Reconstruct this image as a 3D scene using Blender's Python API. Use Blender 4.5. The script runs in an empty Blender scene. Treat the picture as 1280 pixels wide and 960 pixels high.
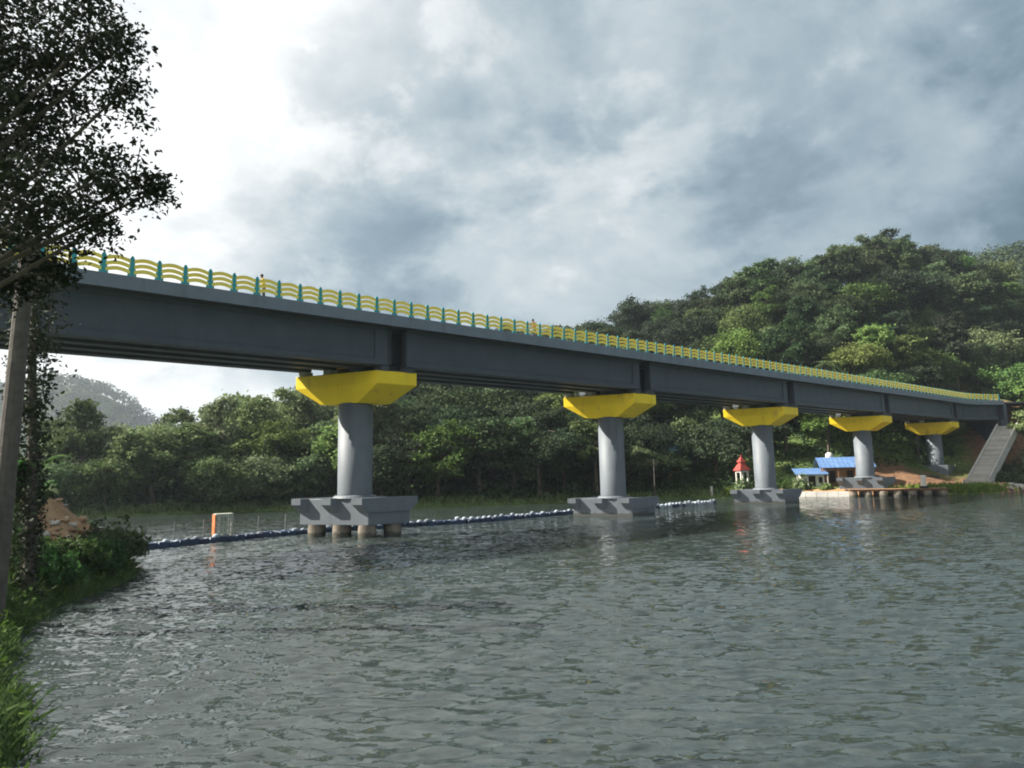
import bpy, math, random
import numpy as np
from mathutils import Vector, Matrix
R = math.radians
scene = bpy.context.scene
col = scene.collection
rnd = random.Random(7)

# ------------------------------------------------------------------ camera
CAM_Z = 4.482
cam_d = bpy.data.cameras.new('camera'); cam = bpy.data.objects.new('camera', cam_d); col.objects.link(cam)
cam_d.sensor_width = 36.0; cam_d.lens = 854.1 / 1280 * 36.0
cam_d.clip_start = 0.1; cam_d.clip_end = 5000
cam.matrix_world = Matrix.Translation((0, 0, CAM_Z)) @ Matrix.Rotation(R(90 + 7.58), 4, 'X') @ Matrix.Rotation(R(-1.2376), 4, 'Z')
scene.camera = cam

# ------------------------------------------------------------------ sun and sky
SUN_AZ, SUN_EL = R(-89), R(37)          # azimuth from +Y towards +X
sdir = Vector((math.sin(SUN_AZ) * math.cos(SUN_EL), math.cos(SUN_AZ) * math.cos(SUN_EL), math.sin(SUN_EL)))
sun_d = bpy.data.lights.new('sun', 'SUN'); sun_d.energy = 5.0; sun_d.angle = R(0.6); sun_d.color = (1.0, 0.94, 0.84)
sun = bpy.data.objects.new('sun', sun_d); col.objects.link(sun)
sun.rotation_euler = sdir.to_track_quat('Z', 'Y').to_euler()

world = bpy.data.worlds.new('World'); scene.world = world; world.use_nodes = True
nt = world.node_tree; nt.nodes.clear()
def N(tree, t, **kw):
    n = tree.nodes.new(t)
    for k, v in kw.items():
        if k.startswith('i_'): n.inputs[k[2:].replace('_', ' ')].default_value = v
        elif k[0] == 'n' and k[1:].isdigit(): n.inputs[int(k[1:])].default_value = v
        else: setattr(n, k, v)
    return n
def L(tree, a, ai, b, bi): tree.links.new(a.outputs[ai], b.inputs[bi])
def M(tree, op, a, b=None, c=None, clamp=False):
    n = tree.nodes.new('ShaderNodeMath'); n.operation = op; n.use_clamp = clamp
    for i, v in enumerate((a, b, c)):
        if v is None: continue
        if isinstance(v, (int, float)): n.inputs[i].default_value = v
        else: tree.links.new(v, n.inputs[i])
    return n.outputs[0]
def SS(tree, x, lo, hi, a=0.0, b=1.0):
    n = tree.nodes.new('ShaderNodeMapRange'); n.interpolation_type = 'SMOOTHSTEP'
    tree.links.new(x, n.inputs[0])
    for i, v in zip((1, 2, 3, 4), (lo, hi, a, b)): n.inputs[i].default_value = v
    return n.outputs[0]
def ramp(tree, fac, stops):
    n = tree.nodes.new('ShaderNodeValToRGB'); tree.links.new(fac, n.inputs[0])
    el = n.color_ramp.elements
    while len(el) < len(stops): el.new(0.5)
    for e, (p, c) in zip(el, stops): e.position = p; e.color = (*c, 1)
    return n.outputs[0]
tc = N(nt, 'ShaderNodeTexCoord')
sep = N(nt, 'ShaderNodeSeparateXYZ'); L(nt, tc, 'Generated', sep, 0)
dx, dy, dz = sep.outputs
den = M(nt, 'ADD', M(nt, 'MAXIMUM', dz, 0.0), 0.34)
comb = N(nt, 'ShaderNodeCombineXYZ'); nt.links.new(M(nt, 'DIVIDE', dx, den), comb.inputs[0]); nt.links.new(M(nt, 'DIVIDE', dy, den), comb.inputs[1])
def noise(vec, scale, detail, rough, dist, off=(0, 0, 0), sc=(1, 1, 1)):
    mp = N(nt, 'ShaderNodeMapping'); nt.links.new(vec, mp.inputs[0]); mp.inputs[1].default_value = off; mp.inputs[3].default_value = sc
    n = N(nt, 'ShaderNodeTexNoise', i_Scale=scale, i_Detail=detail, i_Roughness=rough, i_Distortion=dist)
    L(nt, mp, 0, n, 'Vector'); return n.outputs['Fac']
n_big = noise(comb.outputs[0], 0.75, 2.0, 0.5, 0.3, (7.3, 2.2, 0))
n_mid = noise(comb.outputs[0], 2.0, 7.0, 0.57, 0.25, (0.4, 5.2, 2.0))
n_fin = noise(tc.outputs['Generated'], 4.2, 9.0, 0.60, 0.3, (1.0, 2.0, 3.0), (1, 1, 1.35))
sdot = N(nt, 'ShaderNodeVectorMath', operation='DOT_PRODUCT'); L(nt, tc, 'Generated', sdot, 0); sdot.inputs[1].default_value = sdir
def dirblob(px, py, lo, hi):                    # broad cloud bank around a direction of the sky
    a_, b_ = (px - 640) / 854.1, (590 - py) / 854.1; w_ = Vector((a_, 1.0, b_)).normalized()
    n = N(nt, 'ShaderNodeVectorMath', operation='DOT_PRODUCT'); L(nt, tc, 'Generated', n, 0); n.inputs[1].default_value = w_
    return SS(nt, M(nt, 'ADD', n.outputs['Value'], M(nt, 'MULTIPLY', M(nt, 'SUBTRACT', n_mid, 0.5), 0.22)), lo, hi)
glow = SS(nt, M(nt, 'ADD', sdot.outputs['Value'], M(nt, 'MULTIPLY', M(nt, 'SUBTRACT', n_mid, 0.5), 0.35)), 0.31, 0.62)
v = M(nt, 'ADD', M(nt, 'MULTIPLY', M(nt, 'SUBTRACT', n_big, 0.5), 0.65), 0.50)
v = M(nt, 'ADD', v, M(nt, 'MULTIPLY', M(nt, 'SUBTRACT', n_mid, 0.5), 0.60))
v = M(nt, 'ADD', v, M(nt, 'MULTIPLY', M(nt, 'SUBTRACT', n_fin, 0.5), 0.66))
n_puf = noise(tc.outputs['Generated'], 7.5, 7.0, 0.55, 0.2, (4.0, 0.5, 1.0), (1, 1, 1.25))
v = M(nt, 'ADD', v, M(nt, 'MULTIPLY', SS(nt, M(nt, 'MULTIPLY_ADD', n_fin, 0.5, M(nt, 'MULTIPLY', n_puf, 0.5)), 0.53, 0.61), 0.10))
v = M(nt, 'SUBTRACT', v, M(nt, 'MULTIPLY', SS(nt, M(nt, 'MULTIPLY_ADD', n_mid, 0.6, M(nt, 'MULTIPLY', n_puf, 0.4)), 0.51, 0.42), 0.08))
v = M(nt, 'ADD', v, M(nt, 'MULTIPLY', glow, 0.40))
v = M(nt, 'ADD', v, SS(nt, sdot.outputs['Value'], -0.9, 0.45, -0.26, 0.04))
v = M(nt, 'ADD', v, SS(nt, dz, 0.0, 0.20, 0.16, 0.0))
v = M(nt, 'SUBTRACT', v, M(nt, 'MULTIPLY', dirblob(1230, 150, 0.86, 0.99), 0.27))
v = M(nt, 'SUBTRACT', v, M(nt, 'MULTIPLY', dirblob(640, 300, 0.88, 0.99), 0.09))
v = M(nt, 'ADD', v, M(nt, 'MULTIPLY', dirblob(960, 40, 0.93, 0.99), 0.14))
v = M(nt, 'ADD', v, M(nt, 'MULTIPLY', dirblob(720, 385, 0.93, 0.995), 0.20))
cloud = ramp(nt, v, [(0.10, (0.150, 0.230, 0.290)), (0.32, (0.30, 0.400, 0.47)), (0.52, (0.50, 0.58, 0.63)), (0.72, (0.74, 0.79, 0.81)), (0.95, (1.05, 1.07, 1.07))])
sky = N(nt, 'ShaderNodeTexSky', sky_type='NISHITA', sun_disc=False, sun_elevation=SUN_EL, sun_rotation=SUN_AZ)
sk = N(nt, 'ShaderNodeVectorMath', operation='SCALE'); L(nt, sky, 0, sk, 0); sk.inputs['Scale'].default_value = 0.10
cover = SS(nt, M(nt, 'ADD', n_mid, M(nt, 'MULTIPLY', n_fin, 0.3)), 0.40, 0.58, 0.80, 0.97)
mix = N(nt, 'ShaderNodeMix', data_type='RGBA'); nt.links.new(cover, mix.inputs[0]); L(nt, sk, 0, mix, 6); nt.links.new(cloud, mix.inputs[7])
bg = N(nt, 'ShaderNodeBackground'); L(nt, mix, 2, bg, 0); bg.inputs[1].default_value = 0.42
wo = N(nt, 'ShaderNodeOutputWorld'); L(nt, bg, 0, wo, 0)

vs = scene.view_settings; vs.view_transform = 'Standard'; vs.look = 'None'; vs.exposure = 1.32; vs.gamma = 1.0; vs.use_curve_mapping = False
scene.cycles.use_denoising = True
scene.cycles.max_bounces = 6; scene.cycles.transparent_max_bounces = 4; scene.cycles.volume_bounces = 0
scene.cycles.filter_width = 1.9

# ------------------------------------------------------------------ materials
MATS = {}
def mat(name, c1, c2=None, scale=3.0, rough=0.7, detail=5.0, bump=0.0, bscale=None, spec=0.3, metal=0.0, streak=None, streak_col=None, objvar=0.0, coord='Object'):
    m = bpy.data.materials.new(name); m.use_nodes = True; t = m.node_tree; b = t.nodes['Principled BSDF']
    b.inputs['Roughness'].default_value = rough; b.inputs['Specular IOR Level'].default_value = spec; b.inputs['Metallic'].default_value = metal
    tcn = N(t, 'ShaderNodeTexCoord')
    c2 = c2 or tuple(x * 0.75 for x in c1)
    n = N(t, 'ShaderNodeTexNoise', i_Scale=scale, i_Detail=detail, i_Roughness=0.6); L(t, tcn, coord, n, 'Vector')
    out = ramp(t, n.outputs['Fac'], [(0.3, c2), (0.7, c1)])
    if streak:
        mp = N(t, 'ShaderNodeMapping'); L(t, tcn, coord, mp, 0); mp.inputs[3].default_value = streak
        n2 = N(t, 'ShaderNodeTexNoise', i_Scale=1.0, i_Detail=6.0, i_Roughness=0.65); L(t, mp, 0, n2, 'Vector')
        f = SS(t, n2.outputs['Fac'], 0.52, 0.75, 0.0, 0.75)
        mx = N(t, 'ShaderNodeMix', data_type='RGBA'); t.links.new(f, mx.inputs[0]); t.links.new(out, mx.inputs[6]); mx.inputs[7].default_value = (*(streak_col or tuple(x * 0.5 for x in c1)), 1)
        out = mx.outputs[2]
    if objvar:
        oi = N(t, 'ShaderNodeObjectInfo'); hs = N(t, 'ShaderNodeHueSaturation')
        t.links.new(M(t, 'MULTIPLY_ADD', oi.outputs['Random'], objvar, 1.0 - objvar / 2), hs.inputs['Value']); t.links.new(out, hs.inputs['Color']); out = hs.outputs[0]
    t.links.new(out, b.inputs['Base Color'])
    if bump:
        nb = N(t, 'ShaderNodeTexNoise', i_Scale=bscale or scale * 4, i_Detail=4.0); L(t, tcn, coord, nb, 'Vector')
        bp = N(t, 'ShaderNodeBump', i_Strength=bump, i_Distance=0.05); L(t, nb, 'Fac', bp, 'Height'); L(t, bp, 0, b, 'Normal')
    MATS[name] = m; return m
def leafmat(name, dark, light, var=0.5, trans=0.3, rough=0.7, hue=0.03, gen=0.35):
    m = bpy.data.materials.new(name); m.use_nodes = True; t = m.node_tree; t.nodes.clear()
    g = N(t, 'ShaderNodeNewGeometry'); oi = N(t, 'ShaderNodeObjectInfo')
    n = N(t, 'ShaderNodeTexNoise', i_Scale=gen, i_Detail=3.0); L(t, g, 'Position', n, 'Vector')
    f = M(t, 'ADD', M(t, 'MULTIPLY', g.outputs['Random Per Island'], 0.45), M(t, 'MULTIPLY', n.outputs['Fac'], 0.6))
    c = ramp(t, f, [(0.2, dark), (0.85, light)])
    hs = N(t, 'ShaderNodeHueSaturation'); t.links.new(c, hs.inputs['Color'])
    t.links.new(M(t, 'MULTIPLY_ADD', oi.outputs['Random'], var, 1.0 - var / 2), hs.inputs['Value'])
    r2 = M(t, 'FRACT', M(t, 'MULTIPLY', oi.outputs['Random'], 7.31))
    t.links.new(M(t, 'MULTIPLY_ADD', r2, hue * 2, 0.5 - hue), hs.inputs['Hue'])
    r3 = M(t, 'FRACT', M(t, 'MULTIPLY', oi.outputs['Random'], 13.7))
    t.links.new(M(t, 'MULTIPLY_ADD', r3, 0.4, 0.72), hs.inputs['Saturation'])
    b = N(t, 'ShaderNodeBsdfPrincipled', i_Roughness=rough); b.inputs['Specular IOR Level'].default_value = 0.12; t.links.new(hs.outputs[0], b.inputs['Base Color'])
    tr = N(t, 'ShaderNodeBsdfTranslucent'); t.links.new(hs.outputs[0], tr.inputs[0])
    mx = N(t, 'ShaderNodeMixShader', n0=trans); L(t, b, 0, mx, 1); L(t, tr, 0, mx, 2)
    o = N(t, 'ShaderNodeOutputMaterial'); L(t, mx, 0, o, 0)
    MATS[name] = m; return m
leafmat('leaf_mid', (0.042, 0.080, 0.024), (0.145, 0.205, 0.068))
leafmat('leaf_dark', (0.020, 0.038, 0.018), (0.062, 0.092, 0.042))
leafmat('leaf_light', (0.078, 0.130, 0.036), (0.220, 0.275, 0.095))
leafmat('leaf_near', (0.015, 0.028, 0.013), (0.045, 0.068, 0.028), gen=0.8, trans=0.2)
leafmat('leaf_bank', (0.030, 0.070, 0.016), (0.085, 0.165, 0.040), var=0.4, gen=0.9)
leafmat('leaf_far', (0.022, 0.042, 0.026), (0.070, 0.100, 0.055), gen=0.05)
leafmat('palm', (0.060, 0.100, 0.035), (0.150, 0.190, 0.080))
leafmat('grass', (0.030, 0.070, 0.014), (0.085, 0.150, 0.035), var=0.2, gen=0.9)
leafmat('grass_bright', (0.070, 0.140, 0.025), (0.170, 0.260, 0.055), var=0.2, gen=0.5)
mat('bark', (0.13, 0.11, 0.09), (0.06, 0.05, 0.04), 4, 0.9, bump=0.5)
mat('timber', (0.13, 0.115, 0.10), (0.075, 0.065, 0.056), 3, 0.9, bump=0.4, streak=(8, 8, 0.6), streak_col=(0.06, 0.05, 0.045))
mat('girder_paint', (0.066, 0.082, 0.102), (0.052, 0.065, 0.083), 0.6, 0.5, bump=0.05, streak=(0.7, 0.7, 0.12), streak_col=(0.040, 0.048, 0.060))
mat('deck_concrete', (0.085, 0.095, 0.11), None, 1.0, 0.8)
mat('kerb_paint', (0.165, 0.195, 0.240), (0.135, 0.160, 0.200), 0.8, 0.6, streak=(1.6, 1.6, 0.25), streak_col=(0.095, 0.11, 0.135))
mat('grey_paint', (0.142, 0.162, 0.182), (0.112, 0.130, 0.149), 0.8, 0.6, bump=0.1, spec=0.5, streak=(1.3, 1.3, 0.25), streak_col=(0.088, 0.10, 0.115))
mat('pile_concrete', (0.27, 0.23, 0.18), (0.15, 0.125, 0.10), 1.5, 0.85, bump=0.3, streak=(1.5, 1.5, 0.6), streak_col=(0.10, 0.09, 0.08))
mat('yellow_paint', (0.93, 0.67, 0.025), (0.86, 0.60, 0.020), 0.7, 0.5, streak=(1.2, 1.2, 0.3), streak_col=(0.40, 0.25, 0.04))
mat('rail_yellow', (0.93, 0.76, 0.15), (0.88, 0.68, 0.10), 1.5, 0.45)
mat('rail_teal', (0.025, 0.34, 0.39), (0.020, 0.28, 0.32), 1.5, 0.5)
mat('pale_concrete', (0.52, 0.50, 0.46), (0.36, 0.345, 0.32), 0.8, 0.85, bump=0.2, objvar=0.35, streak=(0.8, 0.8, 0.8), streak_col=(0.33, 0.31, 0.28))
mat('asphalt', (0.055, 0.055, 0.058), None, 4, 0.9)
mat('float_blue', (0.030, 0.055, 0.110), (0.020, 0.035, 0.070), 2, 0.5, objvar=0.7)
mat('float_pale', (0.34, 0.38, 0.42), (0.20, 0.24, 0.28), 2, 0.5, objvar=0.9)
mat('steel', (0.22, 0.23, 0.24), None, 4, 0.5, metal=0.4)
mat('orange_board', (0.55, 0.17, 0.05), (0.42, 0.12, 0.04), 3, 0.7)
mat('cage_board', (0.50, 0.52, 0.44), (0.38, 0.40, 0.34), 3, 0.7)
mat('roof_blue', (0.13, 0.24, 0.46), (0.09, 0.17, 0.34), 0.9, 0.45, streak=(0.5, 3, 1), streak_col=(0.30, 0.40, 0.55))
mat('roof_teal', (0.055, 0.14, 0.18), (0.04, 0.10, 0.13), 0.9, 0.5)
mat('roof_red', (0.38, 0.060, 0.050), (0.28, 0.045, 0.038), 2, 0.5)
mat('white_wall', (0.68, 0.66, 0.60), (0.52, 0.50, 0.45), 1.2, 0.8)
mat('wood_wall', (0.30, 0.17, 0.09), (0.19, 0.11, 0.06), 2, 0.85, streak=(6, 6, 0.4), streak_col=(0.10, 0.06, 0.035))
mat('dark_opening', (0.025, 0.022, 0.02), None, 2, 0.9)
mat('stone_pale', (0.50, 0.46, 0.40), (0.33, 0.30, 0.26), 1.5, 0.9, bump=0.4, objvar=0.4)
mat('stone_orange', (0.38, 0.26, 0.16), (0.26, 0.17, 0.10), 1.5, 0.9, bump=0.4, objvar=0.4)
mat('skin', (0.30, 0.17, 0.11), None, 5, 0.6)
mat('hair', (0.012, 0.010, 0.009), None, 5, 0.6)
mat('cloth_yellow', (0.45, 0.32, 0.05), None, 5, 0.9)
mat('cloth_dark', (0.03, 0.03, 0.04), None, 5, 0.9)
mat('cloth_red', (0.30, 0.03, 0.03), None, 5, 0.9)

def ground_mat(name, gA, gB, sA, sB):
    m = bpy.data.materials.new(name); m.use_nodes = True; t = m.node_tree; b = t.nodes['Principled BSDF']
    b.inputs['Roughness'].default_value = 0.95; b.inputs['Specular IOR Level'].default_value = 0.15
    g = N(t, 'ShaderNodeNewGeometry')
    n1 = N(t, 'ShaderNodeTexNoise', i_Scale=0.5, i_Detail=7.0, i_Roughness=0.65); L(t, g, 'Position', n1, 'Vector')
    n2 = N(t, 'ShaderNodeTexNoise', i_Scale=1.3, i_Detail=7.0, i_Roughness=0.65); L(t, g, 'Position', n2, 'Vector')
    c1 = ramp(t, n1.outputs['Fac'], [(0.35, gA), (0.65, gB)]); c2 = ramp(t, n2.outputs['Fac'], [(0.35, sA), (0.68, sB)])
    at = N(t, 'ShaderNodeAttribute', attribute_name='soil')
    f = SS(t, M(t, 'ADD', at.outputs['Fac'], M(t, 'MULTIPLY', M(t, 'SUBTRACT', n2.outputs['Fac'], 0.5), 0.9)), 0.35, 0.6)
    mx = N(t, 'ShaderNodeMix', data_type='RGBA'); t.links.new(f, mx.inputs[0]); t.links.new(c1, mx.inputs[6]); t.links.new(c2, mx.inputs[7])
    L(t, mx, 2, b, 'Base Color')
    bp = N(t, 'ShaderNodeBump', i_Strength=0.7, i_Distance=0.3); L(t, n2, 'Fac', bp, 'Height'); L(t, bp, 0, b, 'Normal')
    MATS[name] = m
ground_mat('ground_near', (0.035, 0.065, 0.018), (0.075, 0.115, 0.035), (0.25, 0.15, 0.08), (0.42, 0.29, 0.18))
ground_mat('ground_far', (0.050, 0.085, 0.025), (0.120, 0.170, 0.050), (0.13, 0.072, 0.042), (0.27, 0.155, 0.090))

# ------------------------------------------------------------------ helpers
def link(name, me, m=None, parent=None, loc=None, rot=None, smooth=False):
    if m is not None and len(me.materials) == 0: me.materials.append(MATS[m] if isinstance(m, str) else m)
    o = bpy.data.objects.new(name, me); col.objects.link(o)
    if parent is not None: o.parent = parent
    if loc is not None: o.location = loc
    if rot is not None: o.rotation_euler = rot
    if smooth and len(me.polygons): me.polygons.foreach_set('use_smooth', [True] * len(me.polygons))
    return o
def tag(o, label=None, cat=None, group=None, kind=None):
    if label: o['label'] = label
    if cat: o['category'] = cat
    if group: o['group'] = group
    if kind: o['kind'] = kind
    return o
def empty(name, loc=(0, 0, 0), rz=0.0, label=None, cat=None, group=None):
    o = bpy.data.objects.new(name, None); col.objects.link(o); o.location = loc; o.rotation_euler = (0, 0, rz)
    o.empty_display_size = 0.2
    return tag(o, label, cat, group)
class MB:
    def __init__(s): s.v = []; s.f = []
    def add(s, vs, fs):
        b = len(s.v); s.v += [tuple(p) for p in vs]; s.f += [tuple(i + b for i in f) for f in fs]; return s
    def hexa(s, bot, top):
        return s.add(list(bot) + list(top), [(3, 2, 1, 0), (4, 5, 6, 7), (0, 1, 5, 4), (1, 2, 6, 5), (2, 3, 7, 6), (3, 0, 4, 7)])
    def box(s, x0, x1, y0, y1, z0, z1):
        return s.hexa([(x0, y0, z0), (x1, y0, z0), (x1, y1, z0), (x0, y1, z0)], [(x0, y0, z1), (x1, y0, z1), (x1, y1, z1), (x0, y1, z1)])
    def rings(s, rings, close=True, caps=True):
        n = len(rings[0]); vs = [p for r in rings for p in r]; fs = []
        for i in range(len(rings) - 1):
            for j in range(n if close else n - 1):
                k = (j + 1) % n; fs.append((i * n + j, i * n + k, (i + 1) * n + k, (i + 1) * n + j))
        if caps and close: fs.append(tuple(reversed(range(n)))); fs.append(tuple(range((len(rings) - 1) * n, len(rings) * n)))
        return s.add(vs, fs)
    def lathe(s, prof, n=16, c=(0, 0), caps=True):
        return s.rings([[(c[0] + r * math.cos(2 * math.pi * j / n), c[1] + r * math.sin(2 * math.pi * j / n), z) for j in range(n)] for r, z in prof], True, caps)
    def tube(s, pts, rad, n=6):
        pts = [Vector(p) for p in pts]; rs = []
        rad = rad if isinstance(rad, (list, tuple)) else [rad] * len(pts)
        for i, p in enumerate(pts):
            d = (pts[min(i + 1, len(pts) - 1)] - pts[max(i - 1, 0)]).normalized()
            a = d.cross(Vector((0, 0, 1)));  a = a if a.length > 1e-3 else d.cross(Vector((0, 1, 0))); a.normalize(); b = a.cross(d)
            rs.append([tuple(p + (a * math.cos(2 * math.pi * j / n) + b * math.sin(2 * math.pi * j / n)) * rad[i]) for j in range(n)])
        return s.rings(rs)
    def mesh(s, name):
        me = bpy.data.meshes.new(name); me.from_pydata(s.v, [], s.f); me.update(); return me
    def obj(s, name, m, parent=None, loc=None, rot=None, smooth=False):
        return link(name, s.mesh(name), m, parent, loc, rot, smooth)
def bevel(o, w=0.03, seg=2):
    b = o.modifiers.new('bevel', 'BEVEL'); b.width = w; b.segments = seg; b.limit_method = 'ANGLE'; return o
def quads_mesh(name, V):
    """V: (n,4,3) array -> mesh of separate quads"""
    n = len(V); me = bpy.data.meshes.new(name)
    me.vertices.add(n * 4); me.vertices.foreach_set('co', np.ascontiguousarray(V, dtype=np.float32).ravel())
    me.loops.add(n * 4); me.loops.foreach_set('vertex_index', np.arange(n * 4, dtype=np.int32))
    me.polygons.add(n); me.polygons.foreach_set('loop_start', np.arange(0, n * 4, 4, dtype=np.int32))
    me.update(calc_edges=True); return me
def grid_mesh(name, XX, YY, ZZ):
    h, w = XX.shape; me = bpy.data.meshes.new(name)
    co = np.stack([XX, YY, ZZ], -1).reshape(-1, 3).astype(np.float32)
    me.vertices.add(len(co)); me.vertices.foreach_set('co', co.ravel())
    i = np.arange(h * w).reshape(h, w)
    q = np.stack([i[:-1, :-1], i[:-1, 1:], i[1:, 1:], i[1:, :-1]], -1).reshape(-1, 4).astype(np.int32)
    me.loops.add(q.size); me.loops.foreach_set('vertex_index', q.ravel())
    me.polygons.add(len(q)); me.polygons.foreach_set('loop_start', np.arange(0, q.size, 4, dtype=np.int32))
    me.update(calc_edges=True); me.polygons.foreach_set('use_smooth', np.ones(len(q), dtype=bool)); return me
def soil_attr(me, vals):
    a = me.attributes.new('soil', 'FLOAT', 'POINT'); a.data.foreach_set('value', np.asarray(vals, dtype=np.float32).ravel())
def leaf_quads(rs, P, Nrm, size, aspect=0.5, fold=0.0):
    """leaf diamonds centred at P with normal ~Nrm"""
    n = len(P); Nrm = Nrm / (np.linalg.norm(Nrm, axis=1, keepdims=True) + 1e-9)
    t = rs.normal(size=(n, 3)); t -= (t * Nrm).sum(1, keepdims=True) * Nrm; t /= np.linalg.norm(t, axis=1, keepdims=True) + 1e-9
    b = np.cross(Nrm, t); L_ = (size * rs.uniform(0.6, 1.35, n))[:, None]
    dn = Nrm * L_ * 0.18
    return np.stack([P - t * L_ * 0.5 - dn, P + b * L_ * 0.5 * aspect, P + t * L_ * 0.5 - dn, P - b * L_ * 0.5 * aspect], 1)
def fbm(x, y, seed=0, oct=4, base=0.05):
    rs = np.random.RandomState(seed); out = np.zeros_like(x); a = 1.0; f = base
    for _ in range(oct):
        for _k in range(3):
            ang = rs.uniform(0, 6.283); ph = rs.uniform(0, 6.283, 2)
            out += a / 3 * np.sin(f * (x * math.cos(ang) + y * math.sin(ang)) * 6.283 + ph[0] + 1.3 * np.sin(f * 0.7 * (y * math.cos(ang) - x * math.sin(ang)) * 6.283 + ph[1]))
        a *= 0.5; f *= 2.1
    return out
sstep = lambda t: (lambda q: q * q * (3 - 2 * q))(np.clip(t, 0, 1))

# ------------------------------------------------------------------ river
def wave_height(X, Y):
    rs = np.random.RandomState(5); Z = np.zeros_like(X)
    for i in range(90):
        lam = 0.17 * (6.0 ** rs.uniform()); k = 6.283 / lam
        ang = rs.normal(R(86), 0.26)                # crests run roughly across the view
        A = 0.0132 * lam ** 0.92 * rs.uniform(0.5, 1.2) * np.clip((lam - 2.2 * DROW) / (2.0 * DROW), 0, 1)
        kx, ky = k * math.cos(ang), k * math.sin(ang)
        ph = kx * X + ky * Y + rs.uniform(0, 6.283) + 0.9 * np.sin(0.16 * X + rs.uniform(0, 6)) + 0.9 * np.sin(0.13 * Y + rs.uniform(0, 6))
        Z += A * np.sin(ph)
    gust = 0.75 + 0.32 * fbm(X, Y, 11, 3, 0.013) + 0.15 * fbm(X, Y, 12, 2, 0.06)
    return Z * np.clip(gust, 0.25, 1.5)
dist = np.concatenate([np.linspace(2, 8, 40, endpoint=False), 8 * (230 / 8.0) ** np.linspace(0, 1, 760)])
az = np.linspace(R(-62), R(62), 760)
DD, AA = np.meshgrid(dist, az, indexing='ij')
XX, YY = DD * np.sin(AA), DD * np.cos(AA) - 1.0
amp = np.clip(1.15 - DD / 400, 0.6, 1.0)
DROW = np.maximum(DD * 0.0045, 0.05)
river = grid_mesh('river', XX, YY, wave_height(XX, YY) * amp)
mw = bpy.data.materials.new('water'); mw.use_nodes = True; t = mw.node_tree; b = t.nodes['Principled BSDF']
b.inputs['Base Color'].default_value = (0.031, 0.042, 0.040, 1); b.inputs['Roughness'].default_value = 0.05; b.inputs['IOR'].default_value = 1.72
b.inputs['Specular IOR Level'].default_value = 0.5
g = N(t, 'ShaderNodeNewGeometry'); acc = g.outputs['Normal']
for (sx, sy, sc_, A_) in ((0.28, 1.0, 4.2, 1.05), (0.34, 1.0, 10.5, 1.05)):
    mp = N(t, 'ShaderNodeMapping'); L(t, g, 'Position', mp, 0); mp.inputs[3].default_value = (sx, sy, 1.0); mp.inputs[2].default_value = (0, 0, R(8))
    nn = N(t, 'ShaderNodeTexNoise', i_Scale=sc_, i_Detail=2.0, i_Roughness=0.5); L(t, mp, 0, nn, 'Vector')
    v1 = N(t, 'ShaderNodeVectorMath', operation='SUBTRACT'); L(t, nn, 'Color', v1, 0); v1.inputs[1].default_value = (0.5, 0.5, 0.5)
    v2 = N(t, 'ShaderNodeVectorMath', operation='MULTIPLY_ADD'); L(t, v1, 0, v2, 0); v2.inputs[1].default_value = (A_ * 0.6, A_, 0.0); t.links.new(acc, v2.inputs[2]); acc = v2.outputs[0]
vn = N(t, 'ShaderNodeVectorMath', operation='NORMALIZE'); t.links.new(acc, vn.inputs[0]); L(t, vn, 0, b, 'Normal')
MATS['water'] = mw
tag(link('river', river, 'water'), 'grey-green rippled river water', kind='structure')
# river bed and wide ground sheet to the horizon
gx, gy = np.meshgrid(np.linspace(-1500, 1500, 31), np.linspace(-600, 2400, 31))
gm = grid_mesh('ground', gx, gy, np.full_like(gx, -2.5)); soil_attr(gm, np.zeros(gx.size))
tag(link('ground', gm, 'ground_far'), kind='structure')

# ------------------------------------------------------------------ far bank and hill
SHX = [-300, -150, -90, -60, -40, -29, -5, 7, 20, 30, 38, 46, 52, 60, 70, 78, 88, 110, 160, 300]
SHY = [60, 72, 88, 95, 101, 103, 105, 107.5, 112, 115, 115.5, 112.5, 110.5, 108.5, 108.5, 110.5, 118, 128, 150, 200]
def shore(x): return np.interp(x, SHX, SHY)
def hill_R(x): return np.interp(x, [-140, -90, -65, -39, 20, 51, 80, 125, 180], [0.5, 1.0, 4.5, 15, 33, 42, 50, 64, 64])
def far_z(x, y):
    x = np.asarray(x, float); y = np.asarray(y, float)
    d = y - shore(x)
    z = np.where(d < 0, np.maximum(-2.2, d * 0.5), 1.25 * (1 - np.exp(-np.maximum(d, 0) / 1.6)))
    t = np.clip((d - 7) / 75.0, 0, 1)
    z = z + hill_R(x) * (0.45 * t + 0.55 * sstep(t))
    z = z + np.where(d > 3, 0.35 * fbm(x, y, 3, 3, 0.04) * np.clip((d - 3) / 8, 0, 1.5), 0)
    z = z + 10.5 * np.exp(-(((x - 106) / 11.0) ** 2 + ((y - 143) / 10.0) ** 2))      # abutment fill
    z = z - 3.4 * np.exp(-(((x - 78) / 8.0) ** 2 + ((y - 128.5) / 7.0) ** 2))      # levelled ground round the last pier
    return z
gx, gy = np.meshgrid(np.linspace(-260, 260, 300), np.concatenate([np.linspace(60, 170, 150), np.linspace(171, 330, 60)]))
zz = far_z(gx, gy)
so = np.exp(-(((gx - 74) / 22.0) ** 2 + ((gy - 118) / 12.0) ** 2)) * 1.0 + np.exp(-(((gx - 102) / 12.0) ** 2 + ((gy - 134) / 12.0) ** 2)) * 1.1 + np.exp(-(((gx - 112) / 9.0) ** 2 + ((gy - 158) / 7.0) ** 2)) * 1.3
so -= 0.9 * np.exp(-(((gx - 70) / 6.0) ** 2 + ((gy - 110.5) / 2.0) ** 2))
fm = grid_mesh('far_bank', gx, gy, zz); soil_attr(fm, so)
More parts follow.
